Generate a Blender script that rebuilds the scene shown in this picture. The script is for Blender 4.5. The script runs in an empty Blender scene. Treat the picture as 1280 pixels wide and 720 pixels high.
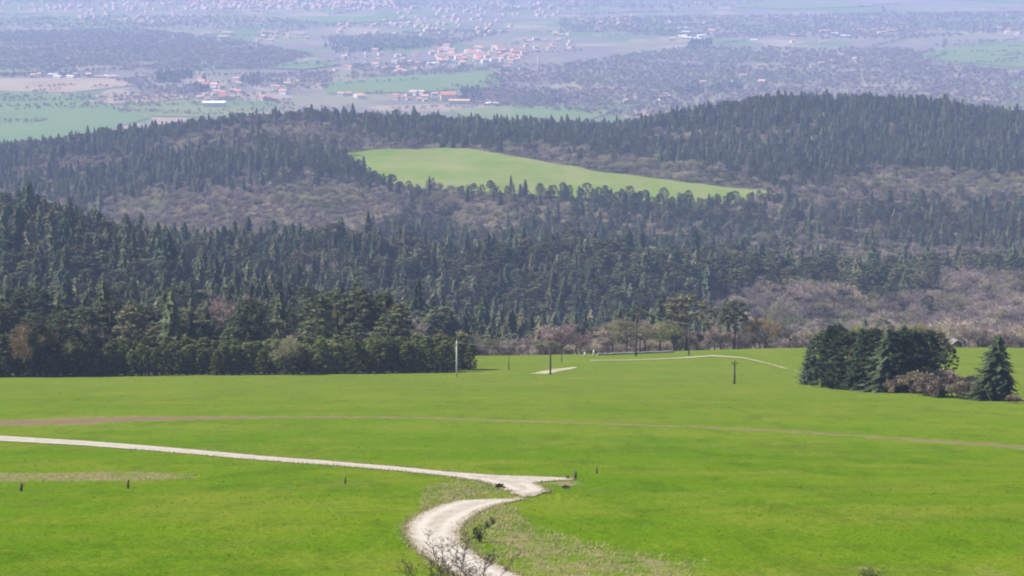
import bpy, bmesh, math, random
import numpy as np
from mathutils import Vector, Matrix
from mathutils.geometry import delaunay_2d_cdt

random.seed(7)
rng = np.random.default_rng(7)
scene = bpy.context.scene
C = scene.collection
R = math.radians

# ------------------------------------------------------------------ camera
F = 3000.0                       # focal length in photograph pixels (1280 wide)
ZC = 380.0                       # camera height above the valley datum
PITCH = math.atan(480 / F)
cam_d = bpy.data.cameras.new('camera')
cam_d.sensor_width = 36.0
cam_d.lens = 36.0 * F / 1280.0
cam_d.clip_start = 0.5
cam_d.clip_end = 60000.0
cam = bpy.data.objects.new('camera', cam_d)
C.objects.link(cam)
cam.location = (0, 0, ZC)
cam.rotation_euler = (math.pi / 2 - PITCH, 0, 0)
scene.camera = cam

# ------------------------------------------------------------------ light
SUN_EL, SUN_AZ = 46.0, -88.0     # azimuth from +Y, negative towards -X
world = bpy.data.worlds.new('World')
scene.world = world
world.use_nodes = True
wn = world.node_tree
for n in list(wn.nodes):
    wn.nodes.remove(n)
sky = wn.nodes.new('ShaderNodeTexSky')
sky.sky_type = 'NISHITA'
sky.sun_disc = False
sky.sun_elevation = R(SUN_EL)
sky.sun_rotation = R(SUN_AZ)
sky.altitude = 400
bg = wn.nodes.new('ShaderNodeBackground')
bg.inputs['Strength'].default_value = 0.08
wo = wn.nodes.new('ShaderNodeOutputWorld')
wn.links.new(sky.outputs[0], bg.inputs['Color'])
wn.links.new(bg.outputs[0], wo.inputs['Surface'])
sun_d = bpy.data.lights.new('sun', 'SUN')
sun_d.energy = 4.7
sun_d.angle = R(0.53)
sun_d.color = (1.0, 0.955, 0.88)
sun = bpy.data.objects.new('sun', sun_d)
C.objects.link(sun)
sd = Vector((math.sin(R(SUN_AZ)) * math.cos(R(SUN_EL)), math.cos(R(SUN_AZ)) * math.cos(R(SUN_EL)), math.sin(R(SUN_EL))))
sun.rotation_euler = sd.to_track_quat('Z', 'Y').to_euler()
sun.location = (0, 0, 500)

vs = scene.view_settings
vs.view_transform = 'Standard'
vs.look = 'None'
vs.exposure = 1.0
vs.gamma = 1.0
vs.use_curve_mapping = False
scene.render.engine = 'CYCLES'
cy = scene.cycles
cy.max_bounces = 6
cy.diffuse_bounces = 3
cy.glossy_bounces = 1
cy.transmission_bounces = 3
cy.transparent_max_bounces = 4
cy.volume_bounces = 1
cy.use_denoising = True
cy.filter_width = 2.0
cy.caustics_reflective = False
cy.caustics_refractive = False

HAZE_DENSITY = 1.1e-4
HAZE_COLOR = (0.49, 0.60, 1.0)

# ------------------------------------------------------------------ mapping between the picture and the land
CP, SP = math.cos(PITCH), math.sin(PITCH)
def slope(v):                    # dz/dy of the view ray through picture row v
    t = (np.asarray(v, float) - 360.0) / F
    return -(SP + t * CP) / (CP - t * SP)
def project(x, y, z):
    zr = z - ZC
    f = y * CP - zr * SP
    return 640 + F * x / f, 360 - F * (y * SP + zr * CP) / f

# ------------------------------------------------------------------ relief
NEAR = [(2, -2.2), (6, -3.6), (12, -5.6), (30, -10.8), (60, -19.2), (85, -25.4), (105, -30.0), (136, -35.6), (170, -42.1),
        (230, -53.4), (300, -65.4), (350, -73.6), (405, -82.9), (480, -95.0)]
TD = [560, 600, 650, 750, 870, 1020, 1200, 1420, 1620, 1800, 2050, 2250, 2450, 2850, 3350, 5000, 40000]
TU = {
    -500: [-108, -114, -122, -136, -146, -145, -170, -222, -232, -234, -236, -240, -256, -310],
    0:    [-108, -114, -122, -136, -145, -143, -170, -222, -230, -230, -233, -238, -252, -306],
    200:  [-108, -114, -121, -136, -152, -160, -180, -226, -228, -222, -219, -219, -236, -298],
    420:  [-107, -113, -121, -140, -163, -175, -179, -228, -226, -216, -210, -205, -224, -292],
    600:  [-106.6, -113.4, -124, -147, -172, -187, -185, -226, -223, -212, -211, -212, -228, -294],
    740:  [-106.5, -113, -125, -149, -175, -188, -186, -224, -222, -212, -213, -218, -232, -296],
    880:  [-106, -112, -125, -149, -176, -190, -190, -222, -222, -214, -211, -200, -220, -290],
    1000: [-105.6, -111.4, -125, -147, -174, -188, -193, -220, -221, -214, -206, -189, -210, -284],
    1150: [-105.6, -111.2, -124, -144, -168, -184, -196, -217, -219, -215, -208, -194, -214, -288],
    1280: [-105.8, -111.4, -124, -143, -164, -180, -195, -213, -218, -216, -214, -209, -222, -292],
    1800: [-107, -113, -124, -143, -162, -178, -192, -210, -218, -222, -226, -230, -244, -300],
}
PLAIN = -350.0
us = np.array(sorted(TU))
tab = np.array([[z for _, z in NEAR] + TU[u] + [PLAIN] * 3 for u in us], float)
Ds = np.array([d for d, _ in NEAR] + TD, float)
lD = np.log(Ds)
LU = np.arange(-900, 2190, 10.0)
LR = np.linspace(math.log(2.0), math.log(40000.0), 1500)
def pchip(x, y, xi):             # monotone cubic, columns of y
    h = np.diff(x); d = np.diff(y, axis=0) / h[:, None]
    m = np.zeros_like(y)
    w1 = 2 * h[1:] + h[:-1]; w2 = h[1:] + 2 * h[:-1]
    ok = d[:-1] * d[1:] > 0
    with np.errstate(divide='ignore', invalid='ignore'):
        mm = (w1 + w2)[:, None] / (w1[:, None] / d[:-1] + w2[:, None] / d[1:])
    m[1:-1] = np.where(ok, mm, 0); m[0] = d[0]; m[-1] = d[-1]
    k = np.clip(np.searchsorted(x, xi) - 1, 0, len(x) - 2)
    t = (xi - x[k]) / h[k]; hh = h[k][:, None]; t = t[:, None]
    return ((1 + 2 * t) * (1 - t) ** 2 * y[k] + t * (1 - t) ** 2 * hh * m[k]
            + t * t * (3 - 2 * t) * y[k + 1] + t * t * (t - 1) * hh * m[k + 1])
def smooth_interp_u():
    out = pchip(us.astype(float), tab, np.clip(LU, us[0], us[-1]))
    return out                                   # (nu, K)
LUT = pchip(lD, smooth_interp_u().T, LR)          # (rows, nu)
def sstep(a, b, x):
    t = np.clip((x - a) / (b - a), 0, 1)
    return t * t * (3 - 2 * t)
def wob(x, y, s, k):             # cheap smooth noise, about -1..1
    return (np.sin(x / s + 1.3 * k + 1.7 * np.sin(y / (s * 1.7) + k)) + np.sin(y / s * 1.1 + 2.1 * k + 1.3 * np.sin(x / (s * 1.3) - k))
            + np.sin((x + y) / (s * 0.73) + 0.7 * k) * 0.6) / 2.6
def lut_u(x, y):
    return 640 + F * x / (1.008 * np.maximum(y, 6.0))
def H(x, y):
    x = np.asarray(x, float); y = np.asarray(y, float)
    uu = np.clip((np.clip(lut_u(x, y), LU[0], LU[-1] - 0.01) - LU[0]) / 10.0, 0, len(LU) - 1.001)
    rr = np.clip((np.log(np.maximum(y, 2.0)) - LR[0]) / (LR[1] - LR[0]), 0, len(LR) - 1.001)
    i = uu.astype(int); j = rr.astype(int); a = uu - i; b = rr - j
    z = (LUT[j, i] * (1 - a) + LUT[j, i + 1] * a) * (1 - b) + (LUT[j + 1, i] * (1 - a) + LUT[j + 1, i + 1] * a) * b
    amp = 0.35 * sstep(20, 60, y) * (1 - sstep(430, 520, y)) + 2.6 * sstep(680, 900, y) * (1 - sstep(2500, 3200, y))
    z = z + amp * wob(x, y, 34, 1) + 0.4 * amp * wob(x, y, 13, 2)
    # bank under the track junction: the lane climbs over a small hump between the two arms
    z = z + 0.55 * np.exp(-(((x - 0.6) / 5.0) ** 2 + ((y - 158.5) / 1.6) ** 2))
    return z + ZC
def at(u, v, lo=40.0, hi=30000.0):
    """first point of the land on the view ray through picture point (u, v)"""
    s = float(slope(v)); t = (v - 360.0) / F; dy = CP - t * SP
    D = np.exp(np.linspace(math.log(lo), math.log(hi), 6000))
    x = (u - 640.0) / F / dy * D
    g = H(x, D) - (ZC + s * D)
    k = int(np.argmax(g > 0))
    if k == 0:
        k = len(D) - 1
    d = D[k - 1] + (D[k] - D[k - 1]) * (-g[k - 1]) / max(1e-9, g[k] - g[k - 1])
    x = (u - 640.0) / F / dy * d
    return Vector((x, d, float(H(x, d))))
def at_d(u, D):
    """point of the land at picture column u and distance D"""
    x = (u - 640.0) / F * D * 1.005
    for _ in range(4):
        z = float(H(x, D)) - ZC
        x = (u - 640.0) / F * (D * CP - z * SP)
    return Vector((x, D, float(H(x, D))))

# ------------------------------------------------------------------ materials
def mat(name):
    m = bpy.data.materials.new(name); m.use_nodes = True
    t = m.node_tree
    for n in list(t.nodes):
        t.nodes.remove(n)
    out = t.nodes.new('ShaderNodeOutputMaterial')
    return m, t, out
def N(t, kind, **kw):
    n = t.nodes.new(kind)
    for k, v in kw.items():
        if k.startswith('_'):
            n.inputs[k[1:]].default_value = v
        else:
            setattr(n, k, v)
    return n
def noise(t, vec, scale, detail=4, rough=0.55):
    n = N(t, 'ShaderNodeTexNoise', _Scale=scale, _Detail=detail, _Roughness=rough)
    t.links.new(vec, n.inputs['Vector'])
    return n.outputs['Fac']
def ramp(t, fac, a, b):
    n = N(t, 'ShaderNodeMapRange', **{'_From Min': a, '_From Max': b})
    n.interpolation_type = 'SMOOTHSTEP'
    t.links.new(fac, n.inputs['Value'])
    return n.outputs['Result']
def mix(t, fac, a, b, mode='MIX'):
    n = N(t, 'ShaderNodeMix', data_type='RGBA', blend_type=mode)
    for sock, val in ((n.inputs['Factor'], fac), (n.inputs['A'], a), (n.inputs['B'], b)):
        pass
    fs = [s for s in n.inputs if s.name == 'Factor' and s.type == 'VALUE'][0]
    A = [s for s in n.inputs if s.name == 'A' and s.type == 'RGBA'][0]
    B = [s for s in n.inputs if s.name == 'B' and s.type == 'RGBA'][0]
    for s, val in ((fs, fac), (A, a), (B, b)):
        if isinstance(val, bpy.types.NodeSocket):
            t.links.new(val, s)
        elif s is fs:
            s.default_value = val
        else:
            s.default_value = (*val, 1)
    return [s for s in n.outputs if s.type == 'RGBA'][0]
def math_n(t, op, a, b=None):
    n = N(t, 'ShaderNodeMath', operation=op)
    for i, v in enumerate((a, b)):
        if v is None: continue
        if isinstance(v, bpy.types.NodeSocket): t.links.new(v, n.inputs[i])
        else: n.inputs[i].default_value = v
    return n.outputs[0]
def pos(t, scale=(1, 1, 1)):
    g = N(t, 'ShaderNodeNewGeometry')
    m = N(t, 'ShaderNodeMapping')
    m.inputs['Scale'].default_value = scale
    t.links.new(g.outputs['Position'], m.inputs['Vector'])
    return m.outputs['Vector']
def surf(t, out, col, rough=0.9, bump=None, spec=0.15):
    b = N(t, 'ShaderNodeBsdfPrincipled', _Roughness=rough)
    b.inputs['Specular IOR Level'].default_value = spec
    if isinstance(col, bpy.types.NodeSocket): t.links.new(col, b.inputs['Base Color'])
    else: b.inputs['Base Color'].default_value = (*col, 1)
    if bump is not None: t.links.new(bump, b.inputs['Normal'])
    t.links.new(b.outputs[0], out.inputs['Surface'])
    return b
def bump_n(t, h, strength, dist):
    b = N(t, 'ShaderNodeBump', _Strength=strength, _Distance=dist)
    t.links.new(h, b.inputs['Height'])
    return b.outputs['Normal']
def attr(t, name):
    return N(t, 'ShaderNodeAttribute', attribute_name=name).outputs['Fac']

G1, G2, G3, G4 = (0.106, 0.172, 0.009), (0.082, 0.153, 0.007), (0.154, 0.183, 0.022), (0.052, 0.100, 0.007)
G5 = (0.122, 0.130, 0.034)
def meadow_colour(t):
    p = pos(t)
    ps = pos(t, (0.35, 1.6, 1))
    pl = pos(t, (0.5, 0.22, 1))
    c = mix(t, ramp(t, noise(t, p, 0.02, 3), 0.35, 0.65), G1, G2)
    c = mix(t, math_n(t, 'MULTIPLY', ramp(t, noise(t, p, 0.06, 5, 0.65), 0.42, 0.68), 0.8), c, G3)
    c = mix(t, math_n(t, 'MULTIPLY', ramp(t, noise(t, pl, 0.35, 5, 0.7), 0.50, 0.72), 0.55), c, G4)
    c = mix(t, math_n(t, 'MULTIPLY', ramp(t, noise(t, p, 0.10, 6, 0.75), 0.52, 0.70), 0.45), c, G5)
    c = mix(t, math_n(t, 'MULTIPLY', ramp(t, noise(t, p, 1.1, 4, 0.7), 0.50, 0.75), 0.55), c, G4)
    c = mix(t, math_n(t, 'MULTIPLY', ramp(t, noise(t, p, 0.45, 5, 0.75), 0.55, 0.75), 0.45), c, G3)
    pm = pos(t, (0.8, 0.10, 1))
    c = mix(t, math_n(t, 'MULTIPLY', ramp(t, noise(t, pm, 0.22, 6, 0.75), 0.50, 0.66), 0.5), c, G4)
    c = mix(t, math_n(t, 'MULTIPLY', ramp(t, noise(t, pm, 0.5, 5, 0.75), 0.54, 0.68), 0.5), c, G3)
    c = mix(t, math_n(t, 'MULTIPLY', ramp(t, noise(t, pos(t, (1, .45, 1)), 1.9, 5, 0.8), 0.50, 0.64), 0.45), c, G4)
    # the grass is paler and drier towards the back of the meadow
    g = N(t, 'ShaderNodeNewGeometry'); sp_ = N(t, 'ShaderNodeSeparateXYZ')
    t.links.new(g.outputs['Position'], sp_.inputs[0])
    back = N(t, 'ShaderNodeMapRange', **{'_From Min': 230.0, '_From Max': 420.0, '_To Max': 0.42})
    t.links.new(sp_.outputs['Y'], back.inputs['Value'])
    c = mix(t, back.outputs[0], c, mix(t, noise(t, p, 0.07, 5, 0.7), G3, G5))
    return c
def make_ground():
    m, t, out = mat('land')
    p = pos(t)
    mead = meadow_colour(t)
    # dry grass and bare earth strips, with frayed edges
    fray = math_n(t, 'MULTIPLY', math_n(t, 'SUBTRACT', noise(t, pos(t, (0.8, 0.6, 1)), 0.7, 5, 0.7), 0.5), 1.5)
    dryc = mix(t, noise(t, p, 0.9, 5, 0.7), (0.13, 0.125, 0.055), (0.27, 0.215, 0.12))
    dry = ramp(t, math_n(t, 'ADD', attr(t, 'dry'), fray), 0.35, 0.75)
    mead = mix(t, dry, mead, dryc)
    earc = mix(t, noise(t, p, 0.4, 5, 0.7), (0.13, 0.085, 0.055), (0.23, 0.155, 0.105))
    ear = ramp(t, math_n(t, 'ADD', attr(t, 'earth'), fray), 0.35, 0.8)
    mead = mix(t, ear, mead, earc)
    floor = mix(t, ramp(t, noise(t, p, 0.02, 4), 0.35, 0.7), (0.055, 0.048, 0.032), (0.14, 0.115, 0.075))
    floor = mix(t, math_n(t, 'MULTIPLY', ramp(t, noise(t, p, 0.008, 3), 0.55, 0.7), 0.6), floor, (0.09, 0.11, 0.03))
    # the far plain: a quilt of plots
    vo = N(t, 'ShaderNodeTexVoronoi', _Scale=0.0075, _Randomness=0.9)
    vo.distance = 'MANHATTAN'
    t.links.new(pos(t, (1.0, 0.55, 1)), vo.inputs['Vector'])
    sep = N(t, 'ShaderNodeSeparateColor')
    t.links.new(vo.outputs['Color'], sep.inputs[0])
    pl = mix(t, ramp(t, sep.outputs[0], 0.3, 0.45), (0.11, 0.155, 0.06), (0.20, 0.18, 0.12))
    pl = mix(t, ramp(t, sep.outputs[1], 0.55, 0.65), pl, (0.17, 0.145, 0.13))
    pl = mix(t, ramp(t, sep.outputs[2], 0.82, 0.86), pl, (0.28, 0.22, 0.165))
    pl = mix(t, math_n(t, 'MULTIPLY', ramp(t, noise(t, p, 0.012, 5, 0.7), 0.45, 0.65), 0.6), pl, (0.13, 0.125, 0.09))
    c = mix(t, attr(t, 'plain'), mix(t, attr(t, 'meadow'), floor, mead), pl)
    h = noise(t, p, 1.6, 5, 0.7)
    surf(t, out, c, 0.95, bump_n(t, h, 0.8, 0.45), 0.0)
    return m
def make_grass(dryish=False):
    m, t, out = mat('dry_grass_blades' if dryish else 'grass_blades')
    if dryish:
        c = mix(t, noise(t, pos(t), 0.8, 3), (0.24, 0.22, 0.09), (0.42, 0.35, 0.20))
    else:
        c = mix(t, 0.55, meadow_colour(t), mix(t, noise(t, pos(t), 3.0, 2), (0.10, 0.17, 0.010), (0.17, 0.24, 0.02)))
    d = N(t, 'ShaderNodeBsdfDiffuse'); tr = N(t, 'ShaderNodeBsdfTranslucent'); ms = N(t, 'ShaderNodeMixShader', _Fac=0.35)
    t.links.new(c, d.inputs['Color']); t.links.new(c, tr.inputs['Color'])
    t.links.new(d.outputs[0], ms.inputs[1]); t.links.new(tr.outputs[0], ms.inputs[2])
    t.links.new(ms.outputs[0], out.inputs['Surface'])
    return m
def make_leaf(name, a, b, c3=None, trans=0.25, scale=0.5):
    m, t, out = mat(name)
    oi = N(t, 'ShaderNodeObjectInfo')
    tc = N(t, 'ShaderNodeTexCoord')
    c = mix(t, oi.outputs['Random'], a, b)
    if c3:
        r2 = math_n(t, 'FRACT', math_n(t, 'MULTIPLY', oi.outputs['Random'], 7.31))
        c = mix(t, ramp(t, r2, 0.55, 1.0), c, c3)
    n = noise(t, tc.outputs['Object'], scale, 3, 0.6)
    k0 = N(t, 'ShaderNodeMapRange', **{'_From Min': 0.3, '_From Max': 0.7, '_To Min': 0.6, '_To Max': 1.4})
    t.links.new(n, k0.inputs['Value'])
    r3 = math_n(t, 'FRACT', math_n(t, 'MULTIPLY', oi.outputs['Random'], 23.17))
    k1 = N(t, 'ShaderNodeMapRange', **{'_To Min': 0.6, '_To Max': 1.4})
    t.links.new(r3, k1.inputs['Value'])
    k = N(t, 'ShaderNodeMath', operation='MULTIPLY')
    t.links.new(k0.outputs[0], k.inputs[0]); t.links.new(k1.outputs[0], k.inputs[1])
    vm = N(t, 'ShaderNodeVectorMath', operation='SCALE')
    t.links.new(c, vm.inputs[0]); t.links.new(k.outputs[0], vm.inputs['Scale'])
    d = N(t, 'ShaderNodeBsdfDiffuse'); tr = N(t, 'ShaderNodeBsdfTranslucent'); ms = N(t, 'ShaderNodeMixShader', _Fac=trans)
    t.links.new(vm.outputs[0], d.inputs['Color']); t.links.new(vm.outputs[0], tr.inputs['Color'])
    t.links.new(d.outputs[0], ms.inputs[1]); t.links.new(tr.outputs[0], ms.inputs[2])
    t.links.new(ms.outputs[0], out.inputs['Surface'])
    return m
def make_plain(name, a, b, scale=3.0, rough=0.85, rand=0.0, bump=0.0):
    m, t, out = mat(name)
    tc = N(t, 'ShaderNodeTexCoord')
    c = mix(t, noise(t, tc.outputs['Object'], scale, 4, 0.6), a, b)
    if rand:
        oi = N(t, 'ShaderNodeObjectInfo')
        hs = N(t, 'ShaderNodeHueSaturation')
        t.links.new(c, hs.inputs['Color'])
        mr = N(t, 'ShaderNodeMapRange', **{'_To Min': 1 - rand, '_To Max': 1 + rand})
        t.links.new(oi.outputs['Random'], mr.inputs['Value']); t.links.new(mr.outputs[0], hs.inputs['Value'])
        c = hs.outputs[0]
    bn = bump_n(t, noise(t, tc.outputs['Object'], scale * 3, 4), bump, 0.05) if bump else None
    surf(t, out, c, rough, bn)
    return m
def make_field(name, a, b, scale=0.01):
    m, t, out = mat(name)
    c = mix(t, ramp(t, noise(t, pos(t, (1, 0.5, 1)), scale, 4, 0.6), 0.3, 0.7), a, b)
    surf(t, out, c, 0.95, None, 0.05)
    return m

M = {}
M['land'] = make_ground()
M['grass'] = make_grass()
M['dry_grass'] = make_grass(True)
M['spruce'] = make_leaf('spruce_needles', (0.030, 0.043, 0.026), (0.074, 0.088, 0.045), (0.104, 0.096, 0.055), 0.08)
M['pine'] = make_leaf('pine_needles', (0.034, 0.046, 0.025), (0.080, 0.092, 0.042), (0.104, 0.096, 0.052), 0.10)
M['fir'] = make_leaf('dark_fir_needles', (0.034, 0.050, 0.028), (0.056, 0.072, 0.036), None, 0.10)
M['young'] = make_leaf('young_pine_needles', (0.085, 0.105, 0.032), (0.145, 0.150, 0.050), None, 0.3)
M['twig'] = make_leaf('bare_twigs', (0.205, 0.160, 0.152), (0.275, 0.215, 0.185), (0.33, 0.27, 0.19), 0.2, 0.3)
M['shrubtwig'] = make_leaf('shrub_twigs', (0.16, 0.125, 0.10), (0.27, 0.21, 0.16), (0.22, 0.19, 0.11), 0.15, 0.6)
M['pinktwig'] = make_leaf('reddish_twigs', (0.22, 0.155, 0.145), (0.25, 0.185, 0.165), None, 0.2)
M['tan'] = make_leaf('tan_catkins', (0.38, 0.26, 0.13), (0.36, 0.28, 0.15), None, 0.25)
M['bud'] = make_leaf('spring_buds', (0.22, 0.20, 0.105), (0.30, 0.265, 0.165), (0.17, 0.18, 0.07), 0.3)
M['bark'] = make_plain('bark', (0.055, 0.042, 0.032), (0.11, 0.085, 0.065), 2.5, 0.95, 0.15, 0.4)
M['pinebark'] = make_plain('pine_bark', (0.075, 0.05, 0.036), (0.15, 0.09, 0.055), 2.5, 0.95, 0.15, 0.4)
M['farwood'] = make_plain('far_wood', (0.14, 0.12, 0.105), (0.19, 0.165, 0.14), 0.02, 0.95)
M['farconifer'] = make_plain('far_conifers', (0.028, 0.043, 0.025), (0.045, 0.06, 0.03), 0.02, 0.95)
M['wall_white'] = make_plain('lime_wash', (0.48, 0.45, 0.41), (0.62, 0.59, 0.55), 0.8, 0.9, 0.12)
M['wall_cream'] = make_plain('cream_render', (0.55, 0.45, 0.33), (0.66, 0.55, 0.42), 0.8, 0.9, 0.15)
M['roof_red'] = make_plain('clay_tiles', (0.36, 0.14, 0.08), (0.48, 0.22, 0.14), 1.2, 0.9, 0.2)
M['roof_pink'] = make_plain('faded_clay_tiles', (0.44, 0.25, 0.18), (0.54, 0.33, 0.25), 1.2, 0.9, 0.15)
M['roof_pale'] = make_plain('pale_sheet_roof', (0.70, 0.70, 0.70), (0.82, 0.82, 0.82), 0.5, 0.5, 0.06)
M['roof_grey'] = make_plain('slate_roof', (0.13, 0.13, 0.14), (0.20, 0.19, 0.19), 1.2, 0.9, 0.15)
M['concrete'] = make_plain('pale_concrete', (0.42, 0.41, 0.38), (0.54, 0.53, 0.50), 2.0, 0.85, 0, 0.2)
M['oldwood'] = make_plain('weathered_pole_wood', (0.055, 0.045, 0.036), (0.10, 0.085, 0.068), 6.0, 0.9, 0.1, 0.3)
M['stone'] = make_plain('field_stone', (0.22, 0.20, 0.17), (0.36, 0.34, 0.30), 2.5, 0.9, 0.15, 0.5)
M['wire'] = make_plain('grey_cable', (0.45, 0.45, 0.45), (0.5, 0.5, 0.5), 2.0, 0.45)
M['ceramic'] = make_plain('insulator', (0.18, 0.10, 0.06), (0.25, 0.14, 0.09), 2.0, 0.3)
M['f_green'] = make_field('young_wheat', (0.105, 0.160, 0.045), (0.125, 0.175, 0.055))
M['f_pale'] = make_field('pale_pasture', (0.12, 0.155, 0.045), (0.17, 0.18, 0.07))
M['f_tan'] = make_field('ploughed_soil', (0.25, 0.175, 0.12), (0.31, 0.235, 0.165))
M['f_clear'] = make_field('hill_pasture', (0.118, 0.175, 0.022), (0.178, 0.190, 0.060), 0.03)
M['f_strip'] = make_field('dry_hill_grass', (0.17, 0.15, 0.065), (0.22, 0.185, 0.09), 0.05)
def make_gravel():
    m, t, out = mat('pale_gravel')
    p = pos(t)
    c = mix(t, ramp(t, noise(t, p, 0.9, 6, 0.75), 0.3, 0.7), (0.27, 0.23, 0.185), (0.44, 0.39, 0.33))
    c = mix(t, math_n(t, 'MULTIPLY', ramp(t, noise(t, p, 4.0, 4, 0.75), 0.5, 0.62), 0.55), c, (0.19, 0.16, 0.125))
    c = mix(t, math_n(t, 'MULTIPLY', ramp(t, noise(t, p, 0.3, 4, 0.6), 0.52, 0.68), 0.5), c, (0.25, 0.205, 0.15))
    w = ramp(t, attr(t, 'rut'), 0.2, 0.9)
    c = mix(t, math_n(t, 'MULTIPLY', w, 0.55), c, (0.47, 0.43, 0.38))
    e = ramp(t, math_n(t, 'ADD', attr(t, 'rim'), math_n(t, 'MULTIPLY', math_n(t, 'SUBTRACT', noise(t, p, 1.6, 5, 0.7), 0.5), 1.4)), 0.45, 0.95)
    c = mix(t, math_n(t, 'MULTIPLY', e, 0.8), c, (0.17, 0.155, 0.07))
    surf(t, out, c, 0.95, bump_n(t, noise(t, p, 5.0, 4, 0.75), 0.8, 0.08), 0.1)
    return m
M['gravel'] = make_gravel()
M['track'] = make_field('grassy_gravel', (0.24, 0.22, 0.12), (0.34, 0.31, 0.20), 0.15)

# ------------------------------------------------------------------ mesh helpers
def np_mesh(name, V, T, m, quads=False):
    V = np.asarray(V, np.float32).reshape(-1, 3); T = np.asarray(T, np.int32)
    k = T.shape[1]
    me = bpy.data.meshes.new(name)
    me.vertices.add(len(V)); me.vertices.foreach_set('co', V.ravel())
    me.loops.add(T.size); me.loops.foreach_set('vertex_index', T.ravel())
    me.polygons.add(len(T)); me.polygons.foreach_set('loop_start', np.arange(0, T.size, k, dtype=np.int32))
    me.materials.append(m)
    me.update(calc_edges=True)
    return me
class MB:
    def __init__(s): s.v = []; s.f = []
    def add(s, vs_, fs_):
        o = len(s.v); s.v += [tuple(p) for p in vs_]; s.f += [tuple(i + o for i in f) for f in fs_]
    def tri(s, a, b, c): s.add((a, b, c), ((0, 1, 2),))
    def quad(s, a, b, c, d): s.add((a, b, c, d), ((0, 1, 2, 3),))
    def tube(s, pts, rad, n=6, cap=True):
        o = len(s.v); pts = [Vector(p) for p in pts]
        for i, p in enumerate(pts):
            d = (pts[min(i + 1, len(pts) - 1)] - pts[max(i - 1, 0)]).normalized()
            a = d.orthogonal().normalized() if abs(d.z) < 0.98 else Vector((1, 0, 0))
            a = (a - d * a.dot(d)).normalized(); b = d.cross(a)
            for k in range(n):
                w = 2 * math.pi * k / n
                s.v.append(tuple(p + (a * math.cos(w) + b * math.sin(w)) * rad[i]))
        for i in range(len(pts) - 1):
            for k in range(n):
                s.f.append((o + i * n + k, o + i * n + (k + 1) % n, o + (i + 1) * n + (k + 1) % n, o + (i + 1) * n + k))
        if cap:
            s.f.append(tuple(o + k for k in reversed(range(n)))); s.f.append(tuple(o + (len(pts) - 1) * n + k for k in range(n)))
    def box(s, x0, x1, y0, y1, z0, z1, taper=0.0):
        t = taper
        s.add([(x0, y0, z0), (x1, y0, z0), (x1, y1, z0), (x0, y1, z0), (x0 + t, y0 + t, z1), (x1 - t, y0 + t, z1), (x1 - t, y1 - t, z1), (x0 + t, y1 - t, z1)],
              [(3, 2, 1, 0), (4, 5, 6, 7), (0, 1, 5, 4), (1, 2, 6, 5), (2, 3, 7, 6), (3, 0, 4, 7)])
    def mesh(s, name, m, smooth=False):
        me = bpy.data.meshes.new(name); me.from_pydata(s.v, [], s.f); me.materials.append(m); me.update()
        if smooth:
            for p in me.polygons: p.use_smooth = True
        return me
def link(name, me, parent=None, loc=None):
    o = bpy.data.objects.new(name, me); C.objects.link(o)
    if parent is not None: o.parent = parent
    if loc is not None: o.location = loc
    return o
def tag(o, label, cat, group=None):
    o['label'] = label; o['category'] = cat
    if group: o['group'] = group
    return o
def structure(o, label=None, cat=None):
    o['kind'] = 'structure'
    if label: o['label'] = label
    if cat: o['category'] = cat
    return o
def thing(name, label, cat, loc, rz=0.0, group=None, sc=(1, 1, 1)):
    o = bpy.data.objects.new(name, None); C.objects.link(o)
    o.empty_display_size = 0.3
    o.location = loc; o.rotation_euler = (0, 0, rz); o.scale = sc
    return tag(o, label, cat, group)

def densify(poly, step):
    out = []
    for i, a in enumerate(poly):
        b = poly[(i + 1) % len(poly)]
        L = math.hypot(b[0] - a[0], b[1] - a[1]); n = max(1, int(L / step))
        for k in range(n):
            out.append((a[0] + (b[0] - a[0]) * k / n, a[1] + (b[1] - a[1]) * k / n))
    return out
def smooth_poly(poly, it=2):     # Chaikin corner cutting
    for _ in range(it):
        q = []
        for i, a in enumerate(poly):
            b = poly[(i + 1) % len(poly)]
            q += [(a[0] * .75 + b[0] * .25, a[1] * .75 + b[1] * .25), (a[0] * .25 + b[0] * .75, a[1] * .25 + b[1] * .75)]
        poly = q
    return poly
def drape(name, poly, m, step, lift, jitter=0.0):
    poly = densify(poly, step)
    if jitter:
        poly = [(x + random.uniform(-jitter, jitter), y + random.uniform(-jitter, jitter)) for x, y in poly]
    xs = [p[0] for p in poly]; ys = [p[1] for p in poly]
    pts = [Vector(p) for p in poly]; n = len(pts)
    edges = [(i, (i + 1) % n) for i in range(n)]
    inner = []
    if (max(xs) - min(xs)) * (max(ys) - min(ys)) / step ** 2 < 60000:
        P = np.array(poly)
        for gx in np.arange(min(xs), max(xs), step):
            for gy in np.arange(min(ys), max(ys), step):
                inner.append((gx, gy))
        if inner:
            I = np.array(inner); ins = inside(P, I)
            inner = [Vector(p) for p in I[ins]]
    r = delaunay_2d_cdt(pts + inner, edges, [], 1, 1e-4)
    V = np.array([(v.x, v.y) for v in r[0]])
    Z = H(V[:, 0], V[:, 1]) + lift
    me = bpy.data.meshes.new(name)
    me.from_pydata([(a, b, c) for (a, b), c in zip(V.tolist(), Z.tolist())], [], [f for f in r[2]])
    me.materials.append(m); me.update()
    bm = bmesh.new(); bm.from_mesh(me)
    bmesh.ops.recalc_face_normals(bm, faces=bm.faces)
    if sum(f.normal.z for f in bm.faces) < 0: bmesh.ops.reverse_faces(bm, faces=bm.faces)
    bm.to_mesh(me); bm.free()
    for p in me.polygons: p.use_smooth = True
    return structure(link(name, me))
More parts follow.
